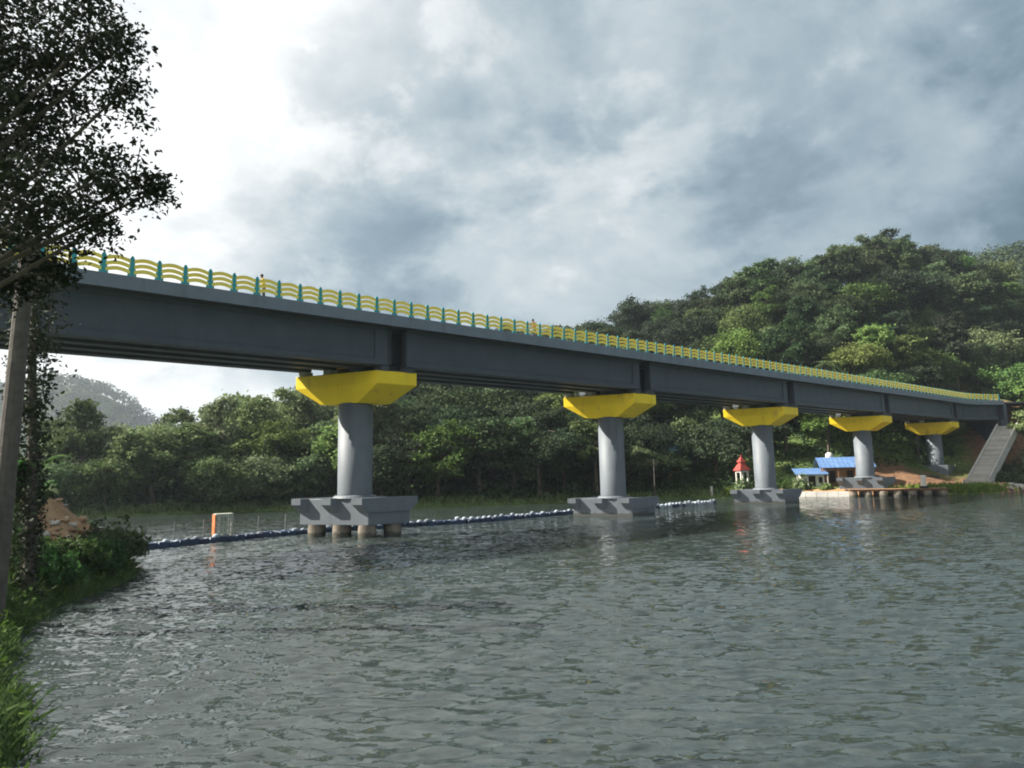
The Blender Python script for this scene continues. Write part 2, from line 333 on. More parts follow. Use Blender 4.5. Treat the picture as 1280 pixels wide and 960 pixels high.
tag(link('far_bank', fm, 'ground_far'), 'far river bank rising to a wooded hillside', kind='structure')

# lighter sandy fill along the work site shore, a little above the slope
gx, gy = np.meshgrid(np.linspace(44, 86, 120), np.linspace(-0.3, 1, 26)); yy = shore(gx) + np.where(gy < 0, gy, gy * (4.6 + 1.8 * np.sin(gx * 0.35) + 1.0 * np.sin(gx * 0.9)))
zz = far_z(gx, yy) + 0.28 * np.sin(np.clip(gy, 0, 1) * 3.1416) ** 0.5 - 0.12 + 0.1 * fbm(gx, yy, 37, 3, 0.3)
sm = grid_mesh('sand_fill', gx, yy, zz); mat('sand', (0.50, 0.29, 0.14), (0.33, 0.18, 0.085), 0.9, 0.95, bump=0.6, bscale=2.0)
tag(link('sand_fill', sm, 'sand'), kind='structure')

# ------------------------------------------------------------------ near bank
BANK = [(40, 1.0), (20, 2.0), (6, 3.0), (-1.5, 4.3), (-5.2, 7.0), (-7.9, 11.4), (-9.6, 14.0), (-14.6, 20.5), (-16.8, 25.5), (-17.4, 28.5), (-17.9, 32.0), (-19.6, 36.6), (-23.0, 41.0), (-27.5, 45.5), (-40, 54), (-70, 62), (-160, 66), (-160, -60), (40, -60)]
def bank_sd(x, y):
    x = np.asarray(x, float); y = np.asarray(y, float); best = np.full(x.shape, 1e9); ins = np.zeros(x.shape, bool)
    n = len(BANK)
    for i in range(n):
        (ax, ay), (bx, by) = BANK[i], BANK[(i + 1) % n]
        ex, ey = bx - ax, by - ay; tt = np.clip(((x - ax) * ex + (y - ay) * ey) / (ex * ex + ey * ey), 0, 1)
        best = np.minimum(best, np.hypot(x - ax - tt * ex, y - ay - tt * ey))
        c = ((ay > y) != (by > y)); xi = ax + (y - ay) / (by - ay + 1e-12) * ex
        ins ^= (c & (x < xi))
    return np.where(ins, best, -best)
def near_z(x, y):
    d = bank_sd(x, y); x = np.asarray(x, float); y = np.asarray(y, float)
    d = d + 0.35 * fbm(x, y, 21, 3, 0.12)
    z = np.where(d < 0, np.maximum(-2.3, d * 0.8), 2.3 * (1 - np.exp(-np.maximum(d, 0) / 2.6)))
    z = z + np.where(d > 0, 0.22 * fbm(x, y, 22, 3, 0.2) * np.clip(d / 2, 0, 1), 0)
    hp = np.exp(-(((x + 26.0) / 3.6) ** 2 + ((y - 36.0) / 3.6) ** 2)); z = z + 2.3 * hp * np.clip(d / 1.5, 0, 1) + 0.35 * np.exp(-(((x + 23.5) / 3.2) ** 2 + ((y - 35.0) / 3.2) ** 2)) * fbm(x, y, 25, 3, 0.55)
    z = z + 11.0 * sstep((-36 - x) / 8.0) * np.exp(-((y - 34) / 14.0) ** 2)        # approach embankment
    return z
gx, gy = np.meshgrid(np.concatenate([np.linspace(-120, -41, 40), np.linspace(-40, 12, 150), np.linspace(13, 40, 20)]), np.concatenate([np.linspace(-20, 0, 14), np.linspace(0.5, 60, 150), np.linspace(61, 75, 8)]))
so = np.exp(-(((gx + 23.0) / 2.9) ** 2 + ((gy - 35.5) / 2.9) ** 2)) * 1.5
nm = grid_mesh('near_bank', gx, gy, near_z(gx, gy)); soil_attr(nm, so)
tag(link('near_bank', nm, 'ground_near'), 'near grassy river bank', kind='structure')

# ------------------------------------------------------------------ bridge
TH = R(39.33); U = Vector((math.cos(TH), math.sin(TH))); NN = Vector((math.sin(TH), -math.cos(TH)))
PH = R(21.93); MV = Vector((math.cos(PH), -math.sin(PH)))            # pier axis (skewed)
P1 = Vector((-12.68, 55.0)); S = 30.09; SK = 0.548
SC, RC = 124.0, 24.0                                                  # bend past the last pier
S0, S1 = -30.5, 138.5
def CL(s):
    if s <= SC: return P1 + U * s, TH
    a = (s - SC) / RC; c = P1 + U * SC + NN * RC; th = TH - a
    return c - Vector((math.sin(th), -math.cos(th))) * RC, th
def W(s, o, z):
    p, th = CL(s); n = Vector((math.sin(th), -math.cos(th))); q = p + n * o
    return (q.x, q.y, z)
def VV(k, a, m, z):                                                   # pier coordinates: a along bridge, m along pier axis
    q = P1 + U * (k * S + a) + MV * m; return (q.x, q.y, z)
ZK = 17.0; ZKB = 16.13
def strip(prof, slist, closed=True, skew=None):
    """sweep an (o,z) profile along the bridge"""
    mb = MB(); mb.rings([[W(s + (SK * o if skew and abs(s - skew) < 1e9 else 0), o, z) for o, z in prof] for s in slist]); return mb
def srange(a, b, step=3.0):
    n = max(1, int(round((b - a) / step))); return [a + (b - a) * i / n for i in range(n + 1)]
bridge = empty('bridge', (P1.x, P1.y, 0), 0, 'long grey girder bridge with yellow pier heads and yellow-teal railing over the river', 'bridge')
bridge.location = (0, 0, 0)
full = srange(S0, SC, 8) + srange(SC, S1, 2.5)[1:]
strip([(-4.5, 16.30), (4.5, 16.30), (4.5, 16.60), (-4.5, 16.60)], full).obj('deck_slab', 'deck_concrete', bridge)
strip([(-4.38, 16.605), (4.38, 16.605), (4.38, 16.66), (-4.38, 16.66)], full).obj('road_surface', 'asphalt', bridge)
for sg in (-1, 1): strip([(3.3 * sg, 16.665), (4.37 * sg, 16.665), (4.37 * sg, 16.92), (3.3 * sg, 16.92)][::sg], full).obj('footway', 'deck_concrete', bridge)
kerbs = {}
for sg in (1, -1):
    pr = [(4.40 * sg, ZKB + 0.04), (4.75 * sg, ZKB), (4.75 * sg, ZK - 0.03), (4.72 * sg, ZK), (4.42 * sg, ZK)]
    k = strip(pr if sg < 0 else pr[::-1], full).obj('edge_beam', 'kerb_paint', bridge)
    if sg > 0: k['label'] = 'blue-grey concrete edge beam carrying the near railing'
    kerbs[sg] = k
# girders: four lines in each span, with a gap and a recessed diaphragm at each pier
GZ0, GZ1 = 13.20, 16.295
def girder_prof(o):
    return [(o - 0.46, GZ0), (o + 0.46, GZ0), (o + 0.46, GZ0 + 0.34), (o + 0.30, GZ0 + 0.58), (o + 0.30, GZ1 - 0.42), (o + 0.52, GZ1 - 0.22), (o + 0.52, GZ1), (o - 0.52, GZ1), (o - 0.52, GZ1 - 0.22), (o - 0.30, GZ1 - 0.42), (o - 0.30, GZ0 + 0.58), (o - 0.46, GZ0 + 0.34)]
ends = [S0] + [k * S for k in range(5)] + [S1]
for i in range(6):
    for o in (-3.2, -1.07, 1.07, 3.2):
        a = ends[i] + (0.85 + SK * o if i > 0 else 0.0); b_ = ends[i + 1] + (-0.85 + SK * o if i < 5 else -0.6)
        sl = srange(a, b_, 12 if i < 5 else 3)
        mb = MB(); pr = girder_prof(o); mb.rings([[W(s, oo, z) for oo, z in pr] for s in sl])
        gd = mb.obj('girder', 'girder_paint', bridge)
        if o == 3.2:                                                # end blocks: thickened web near the supports
            for s_a, s_b in ((a + 0.02, a + 1.1), (b_ - 1.1, b_ - 0.02)):
                if (i == 0 and s_a < S0 + 5) or (i == 5 and s_b > S1 - 5): continue
                m2 = MB(); pe = [(o - 0.40, GZ0 + 0.40), (o + 0.40, GZ0 + 0.40), (o + 0.40, GZ1 - 0.30), (o - 0.40, GZ1 - 0.30)]
                m2.rings([[W(s, oo, z) for oo, z in pe] for s in (s_a, s_b)]); m2.obj('end_block', 'girder_paint', gd)
for k in range(5):                                                    # diaphragm between girder ends above each pier
    mb = MB()
    mb.hexa([VV(k, -0.35, -3.0, GZ0 + 0.25), VV(k, -0.35, 3.0, GZ0 + 0.25), VV(k, 0.35, 3.0, GZ0 + 0.25), VV(k, 0.35, -3.0, GZ0 + 0.25)],
            [VV(k, -0.35, -3.0, GZ1 - 0.02), VV(k, -0.35, 3.0, GZ1 - 0.02), VV(k, 0.35, 3.0, GZ1 - 0.02), VV(k, 0.35, -3.0, GZ1 - 0.02)])
    mb.obj('diaphragm', 'girder_paint', bridge)
# railing
PITCH = 1.5161; PS0 = -18.7776 - 5 * PITCH
def post_mesh():
    mb = MB(); w, t_ = 0.25, 0.03
    mb.rings([[(-a, -t_, z), (a, -t_, z), (a, t_, z), (-a, t_, z)] for a, z in ((w, -0.01), (w, 0.10), (0.12, 0.95), (0.135, 1.0), (0.135, 1.12), (0.04, 1.30))])
    return mb.mesh('railing_post')
def bar_mesh(length, seg=10):
    mb = MB(); rs = []
    for i in range(seg + 1):
        u = i / seg; x = (u - 0.5) * length; z = 0.15 * math.sin(math.pi * u); h = 0.112
        rs.append([(x, -0.04, z - h), (x, 0.04, z - h), (x, 0.04, z + h), (x, -0.04, z + h)])
    mb.rings(rs); return mb.mesh('railing_bar')
pm, bm_ = post_mesh(), bar_mesh(PITCH - 0.22)
pm.materials.append(MATS['rail_teal']); bm_.materials.append(MATS['rail_yellow'])
far_mb_p, far_mb_b = MB(), MB()
npan = int((S1 - PS0) / PITCH)
for i in range(npan + 1):
    s = PS0 + i * PITCH; p, th = CL(s)
    link('railing_post', pm, None, kerbs[1], W(s, 4.585, ZK), (0, 0, th))
    Mp = Matrix.Translation(W(s, -4.585, ZK)) @ Matrix.Rotation(th, 4, 'Z')
    far_mb_p.add([Mp @ v_.co for v_ in pm.vertices], [tuple(q.vertices) for q in pm.polygons])
    if i < npan:
        p2, th2 = CL(s + PITCH / 2); n_ = Vector((math.sin(th2), -math.cos(th2)))
        pa, pb = Vector(W(s, 4.585, 0)), Vector(W(s + PITCH, 4.585, 0)); sc_ = ((pb - pa).length - 0.22) / (PITCH - 0.22)
        for zb in (0.26, 0.61, 0.96):
            q = (pa + pb) / 2
            o = link('railing_bar', bm_, None, kerbs[1], (q.x, q.y, ZK + zb), (0, 0, th2)); o.scale = (sc_, 1, 1)
            qb = W(s + PITCH / 2, -4.585, ZK + zb); Mp = Matrix.Translation(qb) @ Matrix.Rotation(th2, 4, 'Z')
            far_mb_b.add([Mp @ v_.co for v_ in bm_.vertices], [tuple(q_.vertices) for q_ in bm_.polygons])
tag(far_mb_p.obj('far_railing_posts', 'rail_teal', kerbs[-1]), kind='stuff'); tag(far_mb_b.obj('far_railing_bars', 'rail_yellow', kerbs[-1]), kind='stuff')
# piers
def prism(k, mb, a0, a1, m0, m1, z0, b0, b1, n0, n1, z1):
    mb.hexa([VV(k, a0, m0, z0), VV(k, a0, m1, z0), VV(k, a1, m1, z0), VV(k, a1, m0, z0)], [VV(k, b0, n0, z1), VV(k, b0, n1, z1), VV(k, b1, n1, z1), VV(k, b1, n0, z1)])
def gz(k): return 12.79 - 0.03 * k
pile_me = {}
for k in range(5):
    top = [2.98, 1.86, 1.84, 2.88, 4.5][k]; bot = [0.92, -0.7, -0.7, 1.0, 3.0][k]
    c = VV(k, 0, 0, 0)
    colm = MB().lathe([(1.36, top - 0.02), (1.36, top + 0.3), (1.36, 10.42)], 40, (c[0], c[1])).obj('pier_column', 'grey_paint', bridge, smooth=False)
    for p_ in colm.data.polygons:
        if len(p_.vertices) == 4: p_.use_smooth = True
    colm['label'] = ['grey round column of the pier nearest the left bank', 'grey round column of the second pier from the left', 'grey round column of the middle pier', 'grey round column of the fourth pier beside the blue roof', 'short grey round column of the pier on the earth bank'][k]
    T, LL = 3.57 / 2, 7.80 / 2
    zt = gz(k)
    mb = MB()
    mb.rings([[VV(k, -a, -m, z), VV(k, -a, m, z), VV(k, a, m, z), VV(k, a, -m, z)] for a, m, z in ((1.42, 1.75, 10.38), (T, LL, zt - 1.02), (T, LL, zt))])
    bevel(mb.obj('pier_head', 'yellow_paint', colm), 0.04)
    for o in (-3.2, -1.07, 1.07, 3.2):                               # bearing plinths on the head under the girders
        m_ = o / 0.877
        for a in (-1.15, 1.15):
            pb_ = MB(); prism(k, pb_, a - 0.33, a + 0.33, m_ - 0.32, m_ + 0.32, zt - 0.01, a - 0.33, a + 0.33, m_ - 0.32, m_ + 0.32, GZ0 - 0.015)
            pb_.obj('bearing_plinth', 'pale_concrete' if m_ < 0 and a < 0 else 'girder_paint', colm)  # sunlit plinths pale; shade on the others painted in as the dark girder colour
    pb_ = MB(); prism(k, pb_, -1.55, -0.75, -3.86, -3.52, zt - 0.01, -1.45, -0.85, -3.82, -3.56, zt + 0.62); pb_.obj('shear_stop', 'pale_concrete', colm)
    if k < 4:
        mb = MB(); prism(k, mb, -1.8, 1.8, -3.20, 3.20, bot, -1.8, 1.8, -3.20, 3.20, top - 0.05)
        cap = bevel(mb.obj('pile_cap', 'grey_paint', colm), 0.04)
        for m_ in (-2.86, 0, 2.86):                                  # cross beams that stick out as corbels
            mb = MB(); w_ = 0.44
            pr = [(-2.44, top), (2.44, top), (2.44, top - 0.50), (1.82, top - 1.10), (-1.82, top - 1.10), (-2.44, top - 0.50)]
            mb.rings([[VV(k, a, m_ + q, z) for a, z in pr] for q in (-w_, w_)]); mb.obj('corbel_beam', 'grey_paint', colm)
        mb = MB().lathe([(1.75, top - 0.03), (1.62, top + 0.14), (1.40, top + 0.2)], 32, (c[0], c[1])); mb.obj('column_collar', 'grey_paint', colm)
        if k in (0, 3):
            for m_ in (-2.35, 0, 2.35):
                for a in (-1.1, 1.1):
                    q = VV(k, a, m_, 0); MB().lathe([(0.70, -2.2), (0.70, bot + 0.02)], 20, (q[0], q[1])).obj('pile', 'pile_concrete', colm)
    else:
        mb = MB(); prism(k, mb, -2.0, 2.0, -2.6, 2.6, 0.8, -2.0, 2.0, -2.6, 2.6, 4.6); bevel(mb.obj('pile_cap', 'grey_paint', colm), 0.05)
# abutments
for s, zb in ((S0 + 0.1, 1.0), (S1 - 1.0, 7.0)):
    mb = MB(); sg = 1 if s > 0 else -1
    mb.hexa([W(s, -4.6, zb), W(s, 4.6, zb), W(s + 1.6 * sg, 4.6, zb), W(s + 1.6 * sg, -4.6, zb)], [W(s, -4.6, GZ0 - 0.05), W(s, 4.6, GZ0 - 0.05), W(s + 1.6 * sg, 4.6, GZ0 - 0.05), W(s + 1.6 * sg, -4.6, GZ0 - 0.05)])
    mb.hexa([W(s + 0.8 * sg, -4.6, GZ0 - 0.04), W(s + 0.8 * sg, 4.6, GZ0 - 0.04), W(s + 1.6 * sg, 4.6, GZ0 - 0.04), W(s + 1.6 * sg, -4.6, GZ0 - 0.04)], [W(s + 0.8 * sg, -4.6, 16.28), W(s + 0.8 * sg, 4.6, 16.28), W(s + 1.6 * sg, 4.6, 16.28), W(s + 1.6 * sg, -4.6, 16.28)])
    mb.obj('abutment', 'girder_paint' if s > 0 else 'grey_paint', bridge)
# approach roads beyond the abutments
mb = MB().rings([[(W(S1 + d, o, 16.66 + z))for o, z in ((-4.4, -0.3), (4.4, -0.3), (4.4, 0), (-4.4, 0))] for d in (0.02, 12, 26)])
tag(mb.obj('approach_road', 'asphalt'), kind='structure')

# ------------------------------------------------------------------ trees
def crown_mesh(seed, rx, rz, nl, clumps, per, leaf, name='crown', flat=0.0):
    """lobed crown of many leaf-sized faces; origin at crown bottom centre"""
    rs = np.random.RandomState(seed); lobes = []
    for i in range(nl):
        a = rs.uniform(0, 6.283); rr = rx * rs.uniform(0.25, 0.72); zc = rz * rs.uniform(0.45, 1.45)
        lim = math.sqrt(max(0.05, 1 - ((zc - rz) / (rz * 1.05)) ** 2))
        lobes.append((rr * math.cos(a) * lim * 1.15, rr * math.sin(a) * lim * 1.15, zc, rx * rs.uniform(0.26, 0.46)))
    lobes.append((0, 0, rz * 1.25, rx * 0.5)); lobes.append((0, 0, rz * 0.7, rx * 0.55))
    C = np.array(lobes); w = C[:, 3] ** 2; idx = rs.choice(len(C), clumps, p=w / w.sum())
    d = rs.normal(size=(clumps, 3)); d[:, 2] = d[:, 2] * 0.9 + 0.25; d /= np.linalg.norm(d, axis=1, keepdims=True)
    cc = C[idx, :3] + d * C[idx, 3:4] * rs.uniform(0.75, 1.08, (clumps, 1)) * np.array([1, 1, 0.8])
    P = np.repeat(cc, per, 0) + rs.normal(size=(clumps * per, 3)) * np.array([1, 1, 0.6]) * (rx * 0.105)
    Nr = np.repeat(d, per, 0) * 0.5 + rs.normal(size=P.shape) * 0.6 + np.array([0, 0, 0.45])
    return quads_mesh(name, leaf_quads(rs, P, Nr, leaf, 0.62))
def trunk_mesh(seed, h, r, rx, rz):
    rs = random.Random(seed); mb = MB(); pts = []; x = y = 0
    for i in range(6):
        pts.append((x, y, h * i / 5 * 1.1 - 0.6)); x += rs.uniform(-.18, .18); y += rs.uniform(-.18, .18)
    mb.tube(pts, [r * (1.15 - 0.11 * i) for i in range(6)], 7)
    for i in range(6):
        a = rs.uniform(0, 6.283); z0 = h * rs.uniform(0.55, 1.1); l = rx * rs.uniform(0.3, 0.5)
        mb.tube([(x * .6, y * .6, z0), (math.cos(a) * l * 0.5, math.sin(a) * l * 0.5, z0 + rz * 0.5), (math.cos(a) * l, math.sin(a) * l, z0 + rz * rs.uniform(0.4, 0.8))], [r * .5, r * .33, r * .15], 5)
    return mb.mesh('trunk')
KIND = []
for i in range(9):
    rx = [5.0, 4.4, 5.6, 4.8, 4.0, 5.2, 4.6, 3.8, 5.4][i]; rz = [4.2, 4.8, 4.4, 3.8, 5.0, 4.0, 5.2, 4.4, 3.6][i]; h = [5.5, 6.5, 5.0, 4.5, 7.0, 6.0, 5.5, 6.5, 5.0][i]
    KIND.append((crown_mesh(100 + i, rx, rz * (1.25 if i in (4, 7) else 1), 8 + (i * 5) % 7, [190, 170, 210, 180, 120, 200, 150, 110, 190][i], 48, [0.43, 0.48, 0.40, 0.45, 0.50, 0.42, 0.46, 0.50, 0.38][i]), trunk_mesh(200 + i, h, 0.26, rx, rz), h, rx, rz))
def palm_meshes(seed):
    rs = random.Random(seed); mb = MB(); h = 10.0
    pts = [(0.25 * math.sin(i * 0.7 + seed), 0.2 * math.cos(i * 0.6), h * i / 6 - 0.5) for i in range(7)]
    mb.tube(pts, [0.2, 0.17, 0.15, 0.14, 0.13, 0.13, 0.12], 6); tr = mb.mesh('trunk')
    Q = []; nr = np.random.RandomState(seed); top = Vector(pts[-1])
    for f in range(17):
        a = f * 2.4 + rs.uniform(-.2, .2); el = rs.uniform(-0.1, 1.25); ln = rs.uniform(2.8, 3.6)
        hd = Vector((math.cos(a), math.sin(a), 0)); side = Vector((-math.sin(a), math.cos(a), 0))
        for j in range(22):
            u = (j + 1) / 22; c = top + hd * (ln * u * math.cos(el * (1 - u * .5))) + Vector((0, 0, ln * (math.sin(el) * u - 0.75 * u * u)))
            for sg in (-1, 1):
                e = c + side * sg * 0.62 * math.sin(math.pi * min(1, u * 0.85 + .12)) + hd * 0.25 + Vector((0, 0, -0.28))
                Q.append([tuple(c), tuple(c + hd * 0.10), tuple(e), tuple(e - hd * 0.06)])
    return quads_mesh('crown', np.array(Q)), tr
PALMS = [palm_meshes(3), palm_meshes(8)]
tree_count = 0
crown_mats = {}
def crown_with(i, leafname):
    key = (i, leafname)
    if key not in crown_mats:
        me = KIND[i][0].copy(); me.materials.clear(); me.materials.append(MATS[leafname]); crown_mats[key] = me
    return crown_mats[key]
for kk in KIND: kk[1].materials.append(MATS['bark'])
for c_, t_ in PALMS: c_.materials.append(MATS['palm']); t_.materials.append(MATS['bark'])
def tree(x, y, z, size, leaf, label, group, kind=None, rz=None, wide=1.0, name='broadleaf_tree', sink=0.0):
    i = kind if kind is not None else rnd.randrange(9)
    rz = rnd.uniform(0, 6.283) if rz is None else rz
    e = empty(name, (x, y, z), rz, label, 'tree', group)
    e.scale = (size * wide, size * wide, size)
    cr, tr, h, rx, rzz = KIND[i]
    link('trunk', tr, None, e); link('crown', crown_with(i, leaf), None, e, (0, 0, h * 0.55 - sink))
    return e
def palm(x, y, z, size, label, group):
    i = rnd.randrange(2); e = empty('palm_tree', (x, y, z), rnd.uniform(0, 6.28), label, 'palm tree', group); e.scale = (size,) * 3
    link('trunk', PALMS[i][1], None, e); link('crown', PALMS[i][0], None, e); return e
def fz(x, y): return float(far_z(np.array([x]), np.array([y]))[0])
spots = []
def place(x0, x1, dfun, n, mind, fn, tries=6000):
    cnt = 0
    for _ in range(tries):
        if cnt >= n: break
        x = rnd.uniform(x0, x1); d = dfun(); y = float(shore(x)) + d
        if any((x - a) ** 2 + (y - b_) ** 2 < (0.5 * (mind + c)) ** 2 for a, b_, c in spots): continue
        if fn(x, y, d) is False: continue
        spots.append((x, y, mind)); cnt += 1
    return cnt
FOREST = []
def off_frame(x, y): return not (-0.84 < x / y < 0.84)
# shoreline trees, left of the work site
def row(x, y, d):
    if x > 44 and d < 20: return False
    hgt = np.interp(x, [-75, -60, -45, -30, 12, 22], [0.7, 0.9, 1.05, 1.08, 1.08, 0.7])
    lf = rnd.choice(['leaf_mid', 'leaf_mid', 'leaf_light', 'leaf_mid'] if x < -22 else ['leaf_mid', 'leaf_dark', 'leaf_dark', 'leaf_mid'])
    nm_ = {'leaf_mid': 'mid green', 'leaf_light': 'pale green', 'leaf_dark': 'dark green'}[lf]
    if off_frame(x, y): return False
    FOREST.append((tree(x, y, fz(x, y), rnd.uniform(0.9, 1.2) * hgt, lf, 'tree', None, wide=1.15, sink=2.0), nm_, 'far waterline', x, y))
place(-78, 27, lambda: rnd.uniform(1.5, 6), 34, 5.0, row)
def slope(x, y, d):
    if 64 < x < 112 and d < 27: return False
    if 44 < x <= 64 and d < 15: return False
    if 24 < x <= 44 and d < 11: return False
    if (x - 103) ** 2 + (y - 140) ** 2 < 13 ** 2: return False
    hgt = np.interp(x, [-90, -65, -45, -30, 10], [0.74, 1.02, 1.28, 1.28, 1.22])
    band = 'slope foot' if d < 20 else ('lower slope' if d < 36 else ('middle slope' if d < 54 else ('upper slope' if d < 72 else 'ridge')))
    if off_frame(x, y): return False
    if x < -30: lf = rnd.choice(['leaf_mid', 'leaf_light', 'leaf_mid'])
    elif x > 20 and d < 52: lf = rnd.choice(['leaf_dark', 'leaf_dark', 'leaf_mid', 'leaf_light' if x > 52 else 'leaf_dark'])
    else: lf = rnd.choice(['leaf_dark', 'leaf_dark', 'leaf_mid'])
    nm_ = {'leaf_mid': 'mid green', 'leaf_light': 'pale green', 'leaf_dark': 'dark green'}[lf]
    FOREST.append((tree(x, y, fz(x, y), rnd.uniform(0.78, 1.3) * hgt * (0.93 if x > 10 else 1.0), lf, 'tree', None, wide=rnd.uniform(0.8, 1.25), sink=0.8), nm_, band, x, y))
place(-92, 158, lambda: rnd.uniform(8, 90), 275, 6.6, slope, 20000)
ZONES = [(190, 'far left of the first pier'), (365, 'left of the first pier'), (520, 'behind the first pier'), (700, 'between first and second piers'), (830, 'behind the second pier'), (900, 'between second and third piers'),
         (1005, 'behind the third pier'), (1120, 'behind the fourth pier'), (1210, 'behind the fifth pier'), (9999, 'at the right edge')]
sets = {}
for rec in FOREST:
    px = 640 + 854 * rec[3] / rec[4]; zn = next(z_ for l_, z_ in ZONES if px < l_); sets.setdefault((rec[1], rec[2], zn), []).append((px, rec[0]))
ORD = ['leftmost', 'second from left', 'third from left', 'fourth from left', 'fifth from left', 'sixth from left', 'seventh from left', 'eighth from left', 'ninth from left', 'tenth from left']
for (nm_, band, zn), lst in sets.items():
    lst.sort(key=lambda q: q[0])
    for i, (px, e) in enumerate(lst):
        e['label'] = '%s tree on the %s %s' % (nm_, band, zn) + (', ' + ORD[min(i, 9)] if len(lst) > 1 else ''); e['group'] = 'trees of the far bank forest'
for (px, dd, sz) in ((-28, 9, 1.0), (-22, 14, 1.05), (-33, 16, 1.0), (-12, 18, 0.95), (2, 12, 1.0), (14, 20, 1.0), (66, 34, 1.05), (58, 30, 1.0)):
    y = float(shore(px)) + dd
    palm(px, y, fz(px, y), sz, 'feathery palm standing among the trees ' + ('behind the first pier' if px < 8 else 'behind the far piers'), 'palms ' + ('behind the first pier' if px < 8 else 'behind the far piers'))
# ------------------------------------------------------------------ far hills (read as one mass)
def canopy(name, fn, x0, x1, y0, y1, n, rad, per, leaf, seed):
    rs = np.random.RandomState(seed); x = rs.uniform(x0, x1, n); y = rs.uniform(y0, y1, n); z = fn(x, y)
    keep = z > 3; x, y, z = x[keep], y[keep], z[keep]; n = len(x)
    r = rad * rs.uniform(0.7, 1.3, n); d = rs.normal(size=(n * per, 3)); d[:, 2] = np.abs(d[:, 2]) * 1.1 - 0.25; d /= np.linalg.norm(d, axis=1, keepdims=True)
    rr = np.repeat(r, per)[:, None]; P = np.repeat(np.stack([x, y, z + r * 0.9], 1), per, 0) + d * rr * rs.uniform(0.8, 1.08, (n * per, 1))
    return link(name, quads_mesh(name, leaf_quads(rs, P, d * 0.8 + rs.normal(size=d.shape) * 0.5, leaf, 0.8)), 'leaf_far')
def hillL(x, y):
    c = 142 * np.exp(-(((x + 625) / 135) ** 2) - ((y - 950) / 220) ** 2) + 26 * np.exp(-(((x + 365) / 150) ** 2) - ((y - 985) / 220) ** 2)
    return c + 2.5 * fbm(x, y, 31, 3, 0.012) - 2
def hillR(x, y):
    c = 108 * np.exp(-(((x - 262) / 100) ** 2) - ((y - 340) / 75) ** 2)
    return c + 2.0 * fbm(x, y, 33, 3, 0.015) - 2
for nm_, fn, bx, seed, lab in (('far_hill', hillL, (-1050, -30, 680, 1190), 41, 'hazy blue-green wooded hill beyond the left bank'), ('far_hill', hillR, (120, 460, 235, 430), 42, 'pale green wooded hill top beyond the dark hillside')):
    gx, gy = np.meshgrid(np.linspace(bx[0], bx[1], 80), np.linspace(bx[2], bx[3], 60)); zz = fn(gx, gy)
    me = grid_mesh(nm_, gx, gy, np.maximum(zz, -2.4)); soil_attr(me, np.zeros(gx.size)); tag(link(nm_, me, 'ground_far'), lab, kind='structure')
tag(canopy('forest_canopy', hillL, -950, -100, 750, 1020, 1700, 9.0, 40, 3.2, 51), 'hazy blue-green forest on the far left hill', 'forest', kind='stuff')
tag(canopy('forest_canopy', hillR, 130, 430, 250, 360, 1100, 5.0, 55, 1.5, 52), 'pale green forest on the far right hill top', 'forest', kind='stuff')
# undergrowth that fills the forest floor
rs = np.random.RandomState(61); n = 7500
x = rs.uniform(-100, 165, n); d = rs.uniform(1.0, 92, n) ** 1.0; y = shore(x) + d
ok = ~((x > 62) & (x < 112) & (d < 17)) & ~((x > 44) & (x <= 62) & (d < 13)) & ~((x > 70) & (x < 112) & (d < 24) & (rs.uniform(size=n) < 0.6)) & (((x - 103) ** 2 + (y - 138) ** 2) > 150)
x, y = x[ok], y[ok]; n = len(x); z = far_z(x, y); per = 26
dirs = rs.normal(size=(n * per, 3)); dirs[:, 2] = np.abs(dirs[:, 2]); dirs /= np.linalg.norm(dirs, axis=1, keepdims=True)
P = np.repeat(np.stack([x, y, z], 1), per, 0) + dirs * np.repeat(rs.uniform(0.9, 3.4, n), per)[:, None] * rs.uniform(0.6, 1.05, (n * per, 1))
tag(link('undergrowth', quads_mesh('undergrowth', leaf_quads(rs, P, dirs + rs.normal(size=dirs.shape) * 0.6, 0.6, 0.6)), 'leaf_dark'), 'dense green undergrowth on the far slope', 'undergrowth', kind='stuff')
# bright grass fringe on the far shore
def blades(xy, z, hmin, hmax, w, seed, lean=0.35):
    rs = np.random.RandomState(seed); n = len(xy); a = rs.uniform(0, 6.283, n); h = rs.uniform(hmin, hmax, n)
    B = np.stack([xy[:, 0], xy[:, 1], z], 1); sd = np.stack([np.cos(a), np.sin(a), np.zeros(n)], 1) * (w * rs.uniform(0.6, 1.4, n))[:, None]
    ln = np.stack([rs.normal(size=n), rs.normal(size=n), np.zeros(n)], 1) * (lean * h)[:, None]
    mid = B + np.stack([np.zeros(n), np.zeros(n), h * 0.6], 1) + ln * 0.4; tip = B + np.stack([np.zeros(n), np.zeros(n), h], 1) + ln
    return np.stack([B - sd, B + sd, mid + sd * 0.7, tip], 1)
x = rs.uniform(-75, 42, 9000); d = rs.uniform(0.2, 3.2, 9000); k_ = (x < -38) | (rs.uniform(size=9000) < 0.35); x, d = x[k_], d[k_]; y = shore(x) + d
tag(link('shore_grass', quads_mesh('shore_grass', blades(np.stack([x, y], 1), far_z(x, y) - 0.05, 0.35, 0.9, 0.16, 71)), 'grass_bright'), 'bright green grass along the far waterline', 'grass', kind='stuff')
x = rs.normal(70, 5, 1800); y = shore(x) + np.abs(rs.normal(0.3, 1.3, 1800)) + 0.1; x2 = rs.normal(38, 1.6, 500); y2 = shore(x2) + rs.uniform(0.2, 3, 500)
xy = np.concatenate([np.stack([x, y], 1), np.stack([x2, y2], 1)])
tag(link('bank_grass', quads_mesh('bank_grass', blades(xy, far_z(xy[:, 0], xy[:, 1]) - 0.05, 0.4, 1.1, 0.18, 72)), 'grass_bright'), 'fresh green grass patches on the work site shore', 'grass', kind='stuff')

